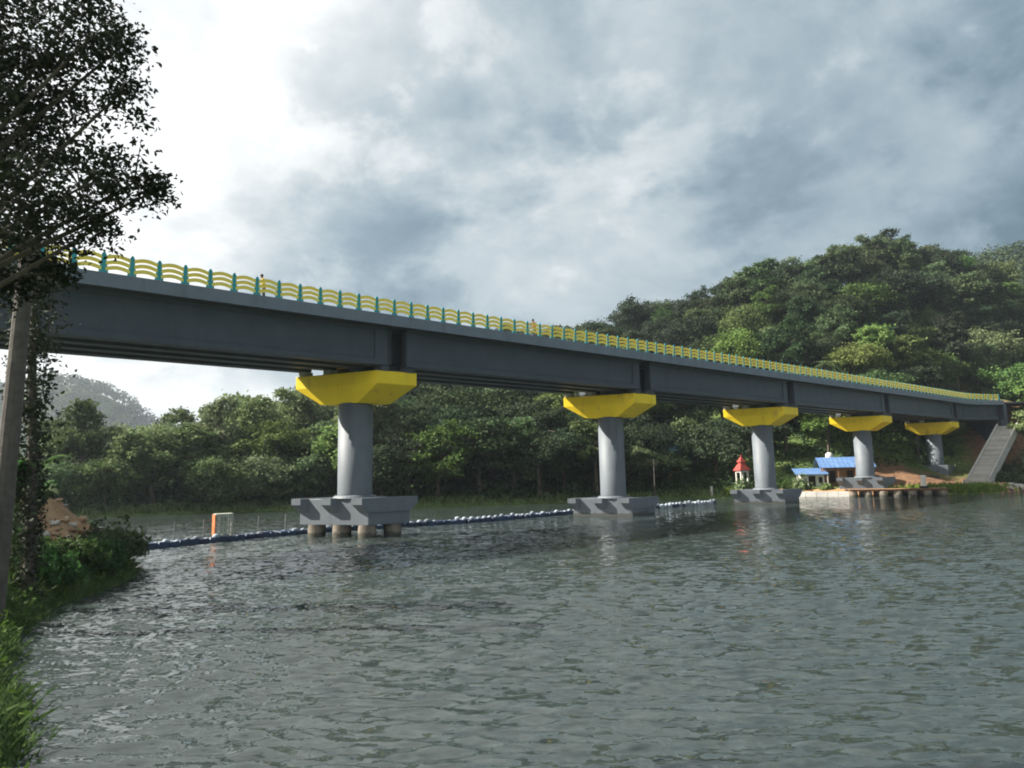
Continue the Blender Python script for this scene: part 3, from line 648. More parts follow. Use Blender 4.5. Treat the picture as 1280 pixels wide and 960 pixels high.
# ------------------------------------------------------------------ shrubs
def bush_mesh(seed, r, h, n, leaf, name='foliage'):
    rs = np.random.RandomState(seed); m = max(10, n // 26); c = rs.normal(size=(m, 3)); c /= np.linalg.norm(c, axis=1, keepdims=True); c[:, 2] = np.abs(c[:, 2]) * 0.95 - 0.02
    rad = rs.uniform(0.55, 1.0, (m, 1)) * (1 + 0.25 * np.sin(3 * np.arctan2(c[:, 1:2], c[:, 0:1]) + seed))
    cc = c * rad * np.array([r, r, h]); P = np.repeat(cc, 26, 0) + rs.normal(size=(m * 26, 3)) * r * 0.12
    P[:, 2] = np.maximum(P[:, 2], -0.1)
    return quads_mesh(name, leaf_quads(rs, P, np.repeat(c, 26, 0) + rs.normal(size=P.shape) * 0.6, leaf, 0.5))
def stem_mesh(seed, h, r=0.04):
    rs = random.Random(seed); mb = MB()
    for i in range(5):
        a = rs.uniform(0, 6.28); l = h * rs.uniform(0.3, 0.5); mb.tube([(0, 0, -0.2), (math.cos(a) * l * .4, math.sin(a) * l * .4, h * .45), (math.cos(a) * l, math.sin(a) * l, h * .85)], [r, r * .7, r * .3], 5)
    return mb.mesh('stem')
def shrub(x, y, z, r, h, n, leaf, m, label, group=None, seed=1, cat='shrub'):
    e = empty('shrub', (x, y, z), 0, label, cat, group)
    link('foliage', bush_mesh(seed, r, h, n, leaf), m, e); link('stem', stem_mesh(seed, h, 0.03 * r + 0.01), 'bark', e); return e
def nz(x, y): return float(near_z(np.array([x]), np.array([y]))[0])
NB = [(-20.2, 34.6, 1.65, 1.55, 'rounded dark shrub at the tip of the near bank'), (-21.2, 37.0, 1.5, 1.1, 'low dark shrub behind the rounded shrub at the bank tip'), (-19.2, 31.6, 1.25, 1.15, 'shaggy shrub hanging over the water beside the bank tip'),
      (-19.6, 30.2, 1.5, 0.9, 'dense dark shrub below the orange rubble heap'), (-18.6, 27.6, 1.3, 1.0, 'low leafy shrub by the water under the rubble heap'), (-21.8, 27.5, 2.1, 2.6, 'tall dark shrub between banana plant and rubble heap'),
      (-18.2, 22.2, 1.3, 1.3, 'leafy shrub at the foot of the leaning pole'), (-24.5, 31.0, 2.0, 2.4, 'broad dark shrub left of the orange rubble heap')]
for i, (x, y, r, h, lab) in enumerate(NB): shrub(x, y, nz(x, y) - 0.15, r, h, 2600, 0.26, 'leaf_bank', lab, None, 300 + i)
FB = [(84.5, 119.5, 2.6, 2.8, 'leaf_dark', 'dark shrub at the waterline right of the concrete stair'), (90, 124, 3.2, 4.0, 'leaf_dark', 'tall dark shrub beside the lower half of the concrete stair'), (88, 121, 2.4, 2.4, 'leaf_mid', 'low green shrub on the shore at the right edge'),
      (95, 126, 3.4, 5.0, 'leaf_mid', 'large green shrub at the right edge by the stair top'), (38.3, 116.5, 1.6, 2.0, 'leaf_light', 'bright yellow-green shrub left of the red-roofed pavilion'), (47.6, 114.8, 1.6, 2.2, 'leaf_light', 'bright shrub between the middle pier and the blue-roofed shed'),
      (51.0, 113.4, 1.0, 0.9, 'leaf_light', 'low bright shrub in front of the blue-roofed shed'), (44.5, 117.5, 2.0, 2.6, 'leaf_mid', 'leafy shrub behind the base of the middle pier')]
for i, (x, y, r, h, m_, lab) in enumerate(FB): shrub(x, y, fz(x, y) - 0.1, r, h, 1500, 0.5, m_, lab, None, 330 + i)
tree(99.0, 129.0, fz(99, 129), 1.0, 'leaf_light', 'sunlit pale green tree at the right edge beside the bridge end', None, kind=4)
tree(97.5, 124.5, fz(97.5, 124.5), 0.95, 'leaf_light', 'sunlit bushy tree on the shore at the right edge in front of the stair', None, kind=2, sink=1.5)
tree(108.0, 137.0, fz(108, 137) - 2, 1.15, 'leaf_light', 'pale green tree rising behind the right end of the bridge', None, kind=6)

# near grass
rs = np.random.RandomState(81); n = 90000
x = rs.uniform(-27, -2.5, n); y = rs.uniform(5, 44, n); d = bank_sd(x, y)
k_ = (d > -0.25) & (rs.uniform(size=n) < np.clip(28 / np.maximum(y, 8), 0.5, 1)) & (np.exp(-(((x + 23.0) / 2.9) ** 2 + ((y - 35.5) / 2.9) ** 2)) < 0.35)
x, y = x[k_], y[k_]
tag(link('bank_grass', quads_mesh('bank_grass', blades(np.stack([x, y], 1), near_z(x, y) - 0.05, 0.10, 0.40, 0.016, 82, 0.6)), 'grass'), 'long green grass covering the near bank', 'grass', kind='stuff')
# low leafy ground cover mixed with the grass
n = 16000; x = rs.uniform(-25, -5, n); y = rs.uniform(8, 38, n); k_ = (bank_sd(x, y) > -0.2) & (fbm(x, y, 91, 3, 0.12) > 0.0) & (np.exp(-(((x + 23.0) / 2.9) ** 2 + ((y - 35.5) / 2.9) ** 2)) < 0.35); x, y = x[k_], y[k_]
P = np.stack([x, y, near_z(x, y) + rs.uniform(0.1, 0.55, len(x))], 1)
tag(link('ground_cover', quads_mesh('ground_cover', leaf_quads(rs, P, rs.normal(size=P.shape) * 0.6 + np.array([0, 0, 0.7]), 0.2, 0.6)), 'leaf_bank'), 'low leafy ground cover on the near bank', 'ground cover', kind='stuff')

# ------------------------------------------------------------------ rubble
def rock_mesh(seed, r):
    rs = np.random.RandomState(seed); mb = MB(); n = 8; rings = []
    for z, q in ((-0.55, 0.55), (-0.2, 0.95), (0.25, 0.9), (0.55, 0.5)):
        rings.append([(math.cos(6.283 * j / n) * q * r * rs.uniform(.75, 1.15), math.sin(6.283 * j / n) * q * r * rs.uniform(.75, 1.15), z * r * rs.uniform(.8, 1.15)) for j in range(n)])
    mb.rings(rings); return mb.mesh('stone')
rocks = [rock_mesh(400 + i, 1.0) for i in range(5)]; rocks_o = [r_.copy() for r_ in rocks]
for r_ in rocks: r_.materials.append(MATS['stone_pale'])
for r_ in rocks_o: r_.materials.append(MATS['stone_orange'])
def stone(x, y, z, r, pale, label, group):
    o = link('stone', (rocks if pale else rocks_o)[rnd.randrange(5)], None, None, (x, y, z), (rnd.uniform(-.4, .4), rnd.uniform(-.4, .4), rnd.uniform(0, 6.28)))
    o.scale = (r * rnd.uniform(.8, 1.3), r * rnd.uniform(.8, 1.2), r * rnd.uniform(.6, .9)); return tag(o, label, 'stone', group)
for i in range(64):
    x = -22.7 + rnd.gauss(0, 1.1); y = 34.0 + rnd.gauss(0, 1.6); r = rnd.uniform(0.09, 0.32)
    pale = rnd.random() < 0.55
    stone(x, y, nz(x, y) + r * 0.2, r, pale, ('pale' if pale else 'orange-brown') + ' stone in the rubble heap on the near bank', ('pale' if pale else 'orange-brown') + ' stones of the near rubble heap')
for i in range(26):
    x = rnd.uniform(62, 88); y = float(shore(x)) + rnd.uniform(0.2, 3.5); r = rnd.uniform(0.25, 0.7) * (1.5 if x > 76 else 1); pale = rnd.random() < 0.45
    stone(x, y, fz(x, y) + r * 0.15, r, pale, ('pale' if pale else 'orange') + ' rock along the work site shore at right', ('pale' if pale else 'orange') + ' rocks on the work site shore')

# ------------------------------------------------------------------ floating walkway
pts = [(-19.5, -1.0), (-14, -2.6), (-6, -5.4), (0, -6.2), (6, -5.6), (14, -4.4), (22, -5.2), (29, -6.2), (36, -5.6), (44, -4.8), (52, -5.6), (57, -6.0)]
def pont(i, step=0.78):
    a = np.array([W(s, o, 0)[:2] for s, o in pts]); seg = np.hypot(*np.diff(a, axis=0).T); cum = np.concatenate([[0], np.cumsum(seg)])
    l = i * step; return (np.interp(l, cum, a[:, 0]), np.interp(l, cum, a[:, 1])), cum[-1] / step
_, nf = pont(0); nf = int(nf)
walk = empty('floating_walkway', (0, 0, 0), 0, 'floating walkway of dark blue plastic floats winding behind the bridge piers', 'walkway')
def float_mesh():
    mb = MB(); a, b_ = 0.36, 0.30
    mb.rings([[(-x_, -x_, z), (x_, -x_, z), (x_, x_, z), (-x_, x_, z)] for x_, z in ((b_, -0.16), (a, -0.08), (a, 0.26), (b_, 0.36))]); return mb.mesh('float')
def knob_mesh():
    mb = MB(); mb.lathe([(0.20, 0.30), (0.23, 0.40), (0.20, 0.50), (0.10, 0.56)], 10); return mb.mesh('lug')
fme, kme = float_mesh(), knob_mesh(); fme.materials.append(MATS['float_blue']); kme.materials.append(MATS['float_pale'])
fme2 = fme.copy(); fme2.materials.clear(); fme2.materials.append(MATS['float_pale'])
for i in range(nf):
    (x, y), _ = pont(i); (x2, y2), _ = pont(i + 1); a = math.atan2(y2 - y, x2 - x)
    for j in (-0.38, 0.38):
        f_ = link('float', fme2 if (i > nf * 0.66 and rnd.random() < 0.6) else fme, None, walk, (x - math.sin(a) * j, y + math.cos(a) * j, rnd.uniform(-.05, .04)), (rnd.uniform(-.05, .05), rnd.uniform(-.06, .06), a + rnd.uniform(-.06, .06)))
        if j < 0 and rnd.random() < 0.9:
            lg = link('lug', kme, None, f_, (0.39 + rnd.uniform(-.05, .05), rnd.uniform(-.06, .06), rnd.uniform(-.08, .05))); lg.scale = (rnd.uniform(.75, 1.15),) * 3
mb = MB(); ropes = []
for i in range(1, 34, 3):
    (x, y), _ = pont(i); (x2, y2), _ = pont(i + 1); a = math.atan2(y2 - y, x2 - x); q = (x - math.sin(a) * 0.62, y + math.cos(a) * 0.62)
    MB().tube([(q[0], q[1], 0.2), (q[0] + rnd.uniform(-.06, .06), q[1], 1.65)], 0.045, 5).obj('handrail_post', 'steel', walk); ropes.append(q)
for h in (1.0, 1.55):
    mb.tube([(q[0], q[1], h) for q in ropes], 0.02, 4)
mb.obj('handrail_wire', 'steel', walk)
# small cage cabin standing on the walkway
(x, y), _ = pont(14.5); (x2, y2), _ = pont(15.5); a = math.atan2(y2 - y, x2 - x)
e = empty('cage', (x, y, 0.37), a - 0.42, 'small slatted cage with an orange side standing on the floating walkway', 'cage')
bx = MB().box(-0.62, 0.62, -0.5, 0.5, 0.0, 0.08).obj('floor_board', 'cage_board', e)
MB().box(-0.66, -0.60, -0.5, 0.5, 0.08, 1.62).obj('side_panel', 'orange_board', e)
for i in range(6): MB().box(-0.50 + i * 0.20, -0.42 + i * 0.20, -0.53, -0.49, 0.08, 1.60 + 0.06 * math.sin(i)).obj('slat', 'cage_board', e)
for i in range(4): MB().box(-0.60, 0.62, -0.57, -0.535, 0.2 + i * 0.42, 0.28 + i * 0.42).obj('rail', 'cage_board', e)
for i in range(4): MB().box(-0.5 + i * 0.33, -0.43 + i * 0.33, 0.46, 0.5, 0.08, 1.6).obj('slat', 'cage_board', e)
for i in range(3): MB().box(0.60, 0.65, -0.46 + i * 0.42, -0.38 + i * 0.42, 0.08, 1.6).obj('slat', 'cage_board', e)
MB().box(-0.58, 0.66, -0.5, 0.5, 1.62, 1.67).obj('top_board', 'cage_board', e)

# ------------------------------------------------------------------ things on the far shore
# red pavilion
x, y = 38.8, 117.4; z = fz(x, y)
e = empty('pavilion', (x, y, z), 0.3, 'small pavilion with white legs and a tiered red roof behind the middle pier', 'pavilion')
e.scale = (0.68, 0.68, 1.0)
MB().box(-1.25, 1.25, -1.25, 1.25, -0.4, 0.35).obj('base', 'white_wall', e)
for a in (-1, 1):
    for b_ in (-1, 1): MB().box(a * 0.95 - 0.16, a * 0.95 + 0.16, b_ * 0.95 - 0.16, b_ * 0.95 + 0.16, 0.35, 3.15).obj('leg', 'white_wall', e)
MB().box(-1.12, 1.12, -1.12, 1.12, 3.15, 3.45).obj('beam', 'white_wall', e)
rf = MB().rings([[(-q, -q, zz_), (q, -q, zz_), (q, q, zz_), (-q, q, zz_)] for q, zz_ in ((1.5, 3.45), (1.45, 3.6), (0.75, 4.5), (0.7, 4.55))]).obj('roof', 'roof_red', e)
MB().rings([[(-q, -q, zz_), (q, -q, zz_), (q, q, zz_), (-q, q, zz_)] for q, zz_ in ((0.62, 4.55), (0.62, 4.85), (0.85, 4.9), (0.12, 5.8), (0.05, 6.2))]).obj('upper_roof', 'roof_red', rf)
# blue roofed shed
x, y = 57.2, 120.0; z = 2.0
e = empty('shed', (x, y, z), -0.25, 'wooden shed with a blue metal roof behind the fourth pier', 'shed')
MB().box(-3.6, 4.0, -2.2, 2.4, -1.5, 2.55).obj('wall', 'wood_wall', e)
def roofslab(x0, x1, y0, z0, y1, z1, t_=0.09):
    mb = MB(); return mb.hexa([(x0, y0, z0), (x1, y0, z0), (x1, y1, z1), (x0, y1, z1)], [(x0, y0, z0 + t_), (x1, y0, z0 + t_), (x1, y1, z1 + t_), (x0, y1, z1 + t_)])
rf = roofslab(-4.2, 4.6, -3.3, 2.5, 0.1, 4.25).obj('roof', 'roof_blue', e); roofslab(-4.2, 4.6, 3.3, 2.5, 0.1, 4.251).obj('roof', 'roof_blue', e)
for i in range(12): MB().hexa([(-4.15 + i * .77, -3.3, 2.595), (-4.07 + i * .77, -3.3, 2.595), (-4.07 + i * .77, 0.05, 4.32), (-4.15 + i * .77, 0.05, 4.32)], [(-4.15 + i * .77, -3.3, 2.66), (-4.07 + i * .77, -3.3, 2.66), (-4.07 + i * .77, 0.05, 4.385), (-4.15 + i * .77, 0.05, 4.385)]).obj('roof_rib', 'roof_blue', rf)
for xx in (-2.6, 0.2, 2.4):
    w_ = MB().box(xx, xx + 1.0, -2.26, -2.19, 0.0, 2.0).obj('door' if xx == 0.2 else 'window', 'dark_opening', e)
for xx in (-3.9, -1.3, 1.4, 4.2): MB().box(xx - .07, xx + .07, -3.15, -3.0, -1.5, 2.55).obj('post', 'wood_wall', e)
e = empty('lean_to', (51.6, 119.4, 1.7), -0.25, 'pale walled lean-to with a low blue roof beside the wooden shed', 'shed')
MB().box(-2.0, 1.6, -1.6, 1.8, -1.4, 1.85).obj('wall', 'white_wall', e); roofslab(-3.0, 2.2, -2.5, 1.75, 2.0, 2.75).obj('roof', 'roof_blue', e)
MB().box(-0.9, 0.2, -1.66, -1.59, -0.2, 1.5).obj('door', 'dark_opening', e); MB().box(0.7, 1.3, -1.66, -1.59, 0.3, 1.3).obj('window', 'dark_opening', e)
for xx in (-2.8, 2.0): MB().box(xx - .06, xx + .06, -2.4, -2.28, -1.4, 1.78).obj('post', 'white_wall', e)
e = empty('water_tank', (56.0, 122.0, 5.2), 0, 'small pale water tank on a stand above the blue roof', 'water tank')
MB().lathe([(0.55, 0.9), (0.62, 1.0), (0.62, 1.75), (0.3, 2.0), (0.12, 2.05)], 16).obj('tank', 'white_wall', e, smooth=True)
for a in (-1, 1):
    for b_ in (-1, 1): MB().box(a * .4 - .05, a * .4 + .05, b_ * .4 - .05, b_ * .4 + .05, -5.0, 0.9).obj('leg', 'steel', e)
# teal roofed house in the trees
x, y = 27.0, 131.0; z = fz(x, y)
e = empty('house', (x, y, z), -0.35, 'house with a dull teal roof half hidden in trees right of the second pier', 'house')
MB().box(-5.0, 5.0, -3.0, 3.0, -2, 4.2).obj('wall', 'wood_wall', e); roofslab(-6, 6, -4.4, 4.0, 0.0, 6.3).obj('roof', 'roof_teal', e); roofslab(-6, 6, 4.4, 4.0, 0.0, 6.301).obj('roof', 'roof_teal', e)
for xx in (-3.6, -0.6, 2.4): MB().box(xx, xx + 1.3, -3.07, -2.98, 1.2, 3.0).obj('window', 'dark_opening', e)
# jetty with stubby piles in front of the fourth pier
e = empty('jetty', (0, 0, 0), 0, 'low timber jetty on stubby concrete piles in front of the fourth pier', 'jetty')
A_, B_ = Vector((51.5, 106.6)), Vector((64.5, 103.2)); dv = (B_ - A_); ln = dv.length; dv.normalize(); pv = Vector((-dv.y, dv.x))
for i in range(7):
    q = A_ + dv * (0.6 + i * (ln - 1.2) / 6); MB().lathe([(0.62, -2.2), (0.62, 0.72), (0.56, 0.84)], 16, (q.x, q.y)).obj('pile', 'pile_concrete', e)
    q = q + pv * 3.0; MB().lathe([(0.62, -2.2), (0.62, 0.82)], 12, (q.x, q.y)).obj('pile', 'pile_concrete', e)
for j, w_ in ((0.0, .2), (3.0, .2)):
    q, q2 = A_ + pv * (j - w_), B_ + pv * (j - w_); r_, r2 = A_ + pv * (j + w_), B_ + pv * (j + w_)
    MB().hexa([(q.x, q.y, .84), (q2.x, q2.y, .84), (r2.x, r2.y, .84), (r_.x, r_.y, .84)], [(q.x, q.y, 1.08), (q2.x, q2.y, 1.08), (r2.x, r2.y, 1.08), (r_.x, r_.y, 1.08)]).obj('beam', 'wood_wall', e)
for i in range(26):
    q = A_ + dv * (ln * i / 26 + 0.04) - pv * rnd.uniform(.5, .8); q2 = q + dv * (ln / 26 - 0.07); r2 = q2 + pv * rnd.uniform(4.3, 4.6); r_ = r2 - dv * (ln / 26 - 0.07)
    MB().hexa([(q.x, q.y, 1.085), (q2.x, q2.y, 1.085), (r2.x, r2.y, 1.085), (r_.x, r_.y, 1.085)], [(q.x, q.y, 1.15), (q2.x, q2.y, 1.15), (r2.x, r2.y, 1.15), (r_.x, r_.y, 1.15)]).obj('plank', 'wood_wall', e)
e = empty('mooring_post', (61.9, 104.6, 1.155), 0, 'pale concrete mooring post on the jetty right of the fourth pier', 'post')
MB().box(-.42, .42, -.42, .42, 0, 0.35).obj('foot', 'dark_opening', e); MB().lathe([(0.40, 0.35), (0.36, 1.5), (0.42, 1.6), (0.42, 1.85), (0.2, 1.95)], 14).obj('shaft', 'white_wall', e)
# low shore wall
mb = MB(); q = [(45.6, 112.6), (52.4, 108.2)]
e = empty('shore_wall', (0, 0, 0), 0, 'low pale concrete wall at the waterline in front of the blue-roofed shed', 'wall')
dq = Vector((q[1][0] - q[0][0], q[1][1] - q[0][1])); lq = dq.length; dq.normalize(); pq = Vector((-dq.y, dq.x))
for i in range(5):
    a = Vector(q[0]) + dq * (lq * i / 5 + .02); b_ = Vector(q[0]) + dq * (lq * (i + 1) / 5 - .02)
    MB().hexa([(a.x, a.y, -1), (b_.x, b_.y, -1), ((b_ + pq * .4).x, (b_ + pq * .4).y, -1), ((a + pq * .4).x, (a + pq * .4).y, -1)], [(a.x, a.y, .8), (b_.x, b_.y, .8), ((b_ + pq * .4).x, (b_ + pq * .4).y, .8), ((a + pq * .4).x, (a + pq * .4).y, .8)]).obj('wall_panel', 'pale_concrete', e)
MB().box(-.16, .16, -.16, .16, -.5, 1.5).obj('marker_post', 'white_wall', None, (33.0, 115.8, fz(33, 115.8)))
tag(bpy.data.objects['marker_post'], 'short white marker post on the far waterline left of the pavilion', 'post')
# concrete stair up to the bridge end
A_, B_ = Vector((79.3, 118.0, 1.9)), Vector((95.0, 131.5, 11.8)); h_ = (B_ - A_); hl = Vector((h_.x, h_.y)).length; dh = Vector((h_.x, h_.y)) / hl; ph = Vector((dh.y, -dh.x))
e = empty('stairway', (0, 0, 0), 0, 'long pale concrete stairway climbing the bank to the right end of the bridge', 'stairway')
mb = MB(); ns = 34
for i in range(ns):
    a0 = Vector((A_.x, A_.y)) + dh * hl * i / ns; a1 = Vector((A_.x, A_.y)) + dh * hl * (i + 1) / ns; zt = A_.z + h_.z * (i + 1) / ns
    w0 = -1.45
    st = MB(); c4 = [a0 + ph * w0, a0 - ph * w0, a1 - ph * w0, a1 + ph * w0]
    st.hexa([(c.x, c.y, zt - 1.1) for c in c4], [(c.x, c.y, zt) for c in c4]); st.obj('step', 'pale_concrete', e)
for sg in (-1, 1):
    a = Vector((A_.x, A_.y)) + ph * sg * 1.47; b_ = a + dh * hl; o2 = ph * sg * 0.25
    MB().hexa([(a.x, a.y, A_.z - 1.2), (b_.x, b_.y, B_.z - 1.2), ((b_ + o2).x, (b_ + o2).y, B_.z - 1.2), ((a + o2).x, (a + o2).y, A_.z - 1.2)], [(a.x, a.y, A_.z + .5), (b_.x, b_.y, B_.z + .5), ((b_ + o2).x, (b_ + o2).y, B_.z + .5), ((a + o2).x, (a + o2).y, A_.z + .5)]).obj('side_wall', 'pale_concrete', e)
a = Vector((A_.x, A_.y)) - dh * 2.0; c4 = [a - ph * 1.8, a + ph * 1.8, a + dh * 1.97 + ph * 1.8, a + dh * 1.97 - ph * 1.8]
MB().hexa([(c.x, c.y, .6) for c in c4], [(c.x, c.y, 2.1) for c in c4]).obj('landing', 'pale_concrete', e)
# debris at the fifth pier
for i, (x, y, rz, lab) in enumerate(((75.5, 126.5, 0.4, 'stack of timber planks left of the short pier on the earth bank'), (83.5, 125.0, -0.3, 'stack of timber planks right of the short pier on the earth bank'))):
    e = empty('plank_stack', (x, y, fz(x, y)), rz, lab, 'timber')
    for j in range(5): MB().box(-2.2 + rnd.uniform(-.4, .4), 2.2 + rnd.uniform(-.4, .4), -0.9 + (j % 3) * .55, -0.4 + (j % 3) * .55, -.2 if j < 3 else .25, .24 if j < 3 else .5).obj('plank', 'timber', e)
for x, y, h, r, lab in ((96.5, 121.5, 11.0, 0.12, 'thin pale pole standing near the right edge by the stair'), (22.0, 108.2, 9.0, 0.10, 'thin grey pole on the far shore right of the second pier'), (77.5, 131.5, 9.0, 0.14, 'thin grey pole beside the short pier under the bridge end')):
    e = empty('utility_pole', (x, y, fz(x, y) - .3), 0, lab, 'pole')
    MB().lathe([(r, 0), (r * .7, h)], 10).obj('shaft', 'white_wall' if r == .12 else 'timber', e); MB().box(-.5, .5, -.05, .05, h * .9, h * .9 + .1).obj('cross_arm', 'timber', e)

# ------------------------------------------------------------------ left foreground: pole, vine, banana, tree
F_ = 854.1; PI_, RO_ = R(7.58), R(1.2376)
def at(px, py, Y):                                                   # the point at depth Y seen in that direction (used while measuring the place)
    a, b_ = px - 640, py - 480; u = a * math.cos(RO_) - b_ * math.sin(RO_); v_ = b_ * math.cos(RO_) + a * math.sin(RO_)
    d = Vector((u / F_, math.cos(PI_) + v_ / F_ * math.sin(PI_), math.sin(PI_) - v_ / F_ * math.cos(PI_))); return Vector((0, 0, CAM_Z)) + d * (Y / d.y)
base = at(-8, 745, 21.5); top = at(36, 300, 21.5); base.z = nz(base.x, base.y) - 0.4
pole = empty('timber_pole', base, 0, 'weathered leaning timber pole with a cross arm under the left tree', 'pole')
MB().tube([(0, 0, 0), (top - base) * 0.5, (top - base)], [0.31, 0.27, 0.22], 12).obj('shaft', 'timber', pole)
ca = at(32, 352, 21.45) - base; MB().box(-1.6, 1.6, -.09, .09, -.10, .10).obj('cross_arm', 'timber', pole, ca + Vector((-.2, -.34, 0)), (0, 0.03, 0.1))
MB().box(-1.3, 1.3, -.06, .06, -.07, .07).obj('cross_arm', 'timber', pole, ca + Vector((-.2, .3, .32)), (0, 0.05, 0.15))
# vine covered trunk
vb = at(38, 700, 25.0); vb.z = nz(vb.x, vb.y) - .3; vt = at(44, 330, 25.0)
e = empty('vine_covered_trunk', vb, 0, 'slender dark trunk wrapped in hanging vines right of the leaning pole', 'tree')
MB().tube([(0, 0, 0), (vt - vb) * .35 + Vector((.1, 0, 0)), (vt - vb) * .7 + Vector((-.1, .1, 0)), vt - vb + Vector((0, 0, 1.5))], [.2, .17, .14, .1], 8).obj('trunk', 'bark', e)
rs = np.random.RandomState(95); n = 4200; tt = rs.uniform(.0, 1.05, n) ** .9; dv = np.array(vt - vb); ax = np.stack([dv[0] * tt, dv[1] * tt, dv[2] * tt], 1)
wob = 0.22 + 0.30 * np.abs(np.sin(tt * 17)) * tt + 0.25 * tt
P = ax + rs.normal(size=(n, 3)) * wob[:, None] * np.array([.75, .75, .5])
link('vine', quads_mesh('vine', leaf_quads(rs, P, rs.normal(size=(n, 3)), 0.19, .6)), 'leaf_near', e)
hang = MB()
for i in range(7):
    q = vt - vb + Vector((rnd.uniform(.1, 1.1), rnd.uniform(-.4, .4), -rnd.uniform(0.2, 1.2))); l = rnd.uniform(1.5, 4.2)
    hang.tube([q, q + Vector((rnd.uniform(-.1, .1), 0, -l * .5)), q + Vector((rnd.uniform(-.15, .15), 0, -l))], .012, 4)
hang.obj('hanging_tendril', 'bark', e)
# banana plants
def banana(x, y, h, label, seed):
    rs = random.Random(seed); e = empty('banana_plant', (x, y, nz(x, y) - .1), rs.uniform(0, 6.28), label, 'banana plant')
    MB().tube([(0, 0, 0), (.05, 0, h * .3), (0, .05, h * .55)], [.16, .13, .08], 8).obj('stem', 'leaf_bank', e)
    for i in range(8):
        a = i * 2.4 + rs.uniform(-.3, .3); ln = h * rs.uniform(.5, .7); el = rs.uniform(1.05, 1.5); hd = Vector((math.cos(a), math.sin(a), 0)); sd = Vector((-math.sin(a), math.cos(a), 0)); mb = MB(); rr = []
        for j in range(9):
            u = j / 8; c = Vector((0, 0, h * .5)) + hd * ln * u * math.cos(el) * (1 + u * .5) + Vector((0, 0, ln * (math.sin(el) * u - .55 * u * u * u)))
            w_ = .30 * math.sin(math.pi * min(1, .08 + u * .9)) + .012
            rr.append([tuple(c + sd * w_ + Vector((0, 0, -.3 * w_))), tuple(c), tuple(c - sd * w_ + Vector((0, 0, -.3 * w_)))])
        mb.rings(rr, False, False); mb.obj('leaf', 'leaf_bank', e, smooth=True)
for i, (px, Y, h, lab) in enumerate(((18, 25.5, 5.6, 'tall banana plant right of the leaning pole'), (42, 27.5, 4.4, 'shorter banana plant under the vine covered trunk'), (8, 28.5, 4.8, 'banana plant half hidden behind the leaning pole'))):
    q = at(px, 650, Y); banana(q.x, q.y, h, lab, 500 + i)
# big tree at left
tb = Vector((-10.6, 9.2, 0)); tb.z = nz(tb.x, tb.y) - .3
e = empty('broadleaf_tree', tb, 0, 'large dark overhanging tree filling the upper left corner', 'tree')
lob = [(30, 55, 92, 20), (112, 48, 52, 19), (152, 115, 42, 20), (35, 180, 100, 20), (100, 235, 62, 19), (168, 228, 46, 20), (60, 292, 52, 21), (122, 285, 34, 20), (-70, 150, 150, 20), (-60, 10, 130, 21), (-50, 290, 90, 22), (80, 120, 60, 21), (-90, -120, 150, 21), (60, -70, 90, 21), (-230, 60, 140, 20), (20, 250, 60, 17.5), (150, 60, 30, 20), (192, 240, 22, 20), (105, 0, 40, 20), (70, 340, 20, 21), (15, 355, 28, 21)]
rs = np.random.RandomState(97); Ps, Ns = [], []; br = MB()
br.tube([(0, 0, 0), (.15, .1, 1.5), (.1, .25, 3), (.4, .3, 4.5), (.8, .4, 6.5), (1.0, .5, 8.5)], [.31, .25, .22, .18, .13, .07], 10)
for (px, py, pr, Y) in lob:
    Y = Y * 0.48
    c = np.array(at(px, py, Y)); r = pr * Y / F_; m = int((12 + 48 * r * r) * (1.5 if px < 60 else 1.0))
    d = rs.normal(size=(m, 3)); d /= np.linalg.norm(d, axis=1, keepdims=True); cc = c + d * r * (rs.uniform(.15, 1.05, (m, 1)) ** .6)
    per = 24; P = np.repeat(cc, per, 0) + rs.normal(size=(m * per, 3)) * np.array([.125, .125, .075]); Ps.append(P); Ns.append(rs.normal(size=P.shape) * .7 + np.array([0, 0, .6]))
    st = Vector((1.0, .7, 10.0)) + tb; cv = Vector(c) - tb; st = Vector((.25 + rs.uniform(0, .4), .3, 3 + 2.5 * rs.uniform())); mid = st.lerp(cv, .5) + Vector((0, 0, .4))
    br.tube([st, mid, cv], [.08, .05, .015], 5)
    for i in range(min(m, 9)):
        q = Vector(cc[i]) - tb; br.tube([cv, cv.lerp(q, .5) + Vector((0, 0, .08)), q], [.014, .01, .004], 4)
P = np.concatenate(Ps) - np.array(tb); Nr = np.concatenate(Ns)
link('crown', quads_mesh('crown', leaf_quads(rs, P, Nr, 0.090, .55)), 'leaf_near', e); br.obj('trunk', 'bark', e)

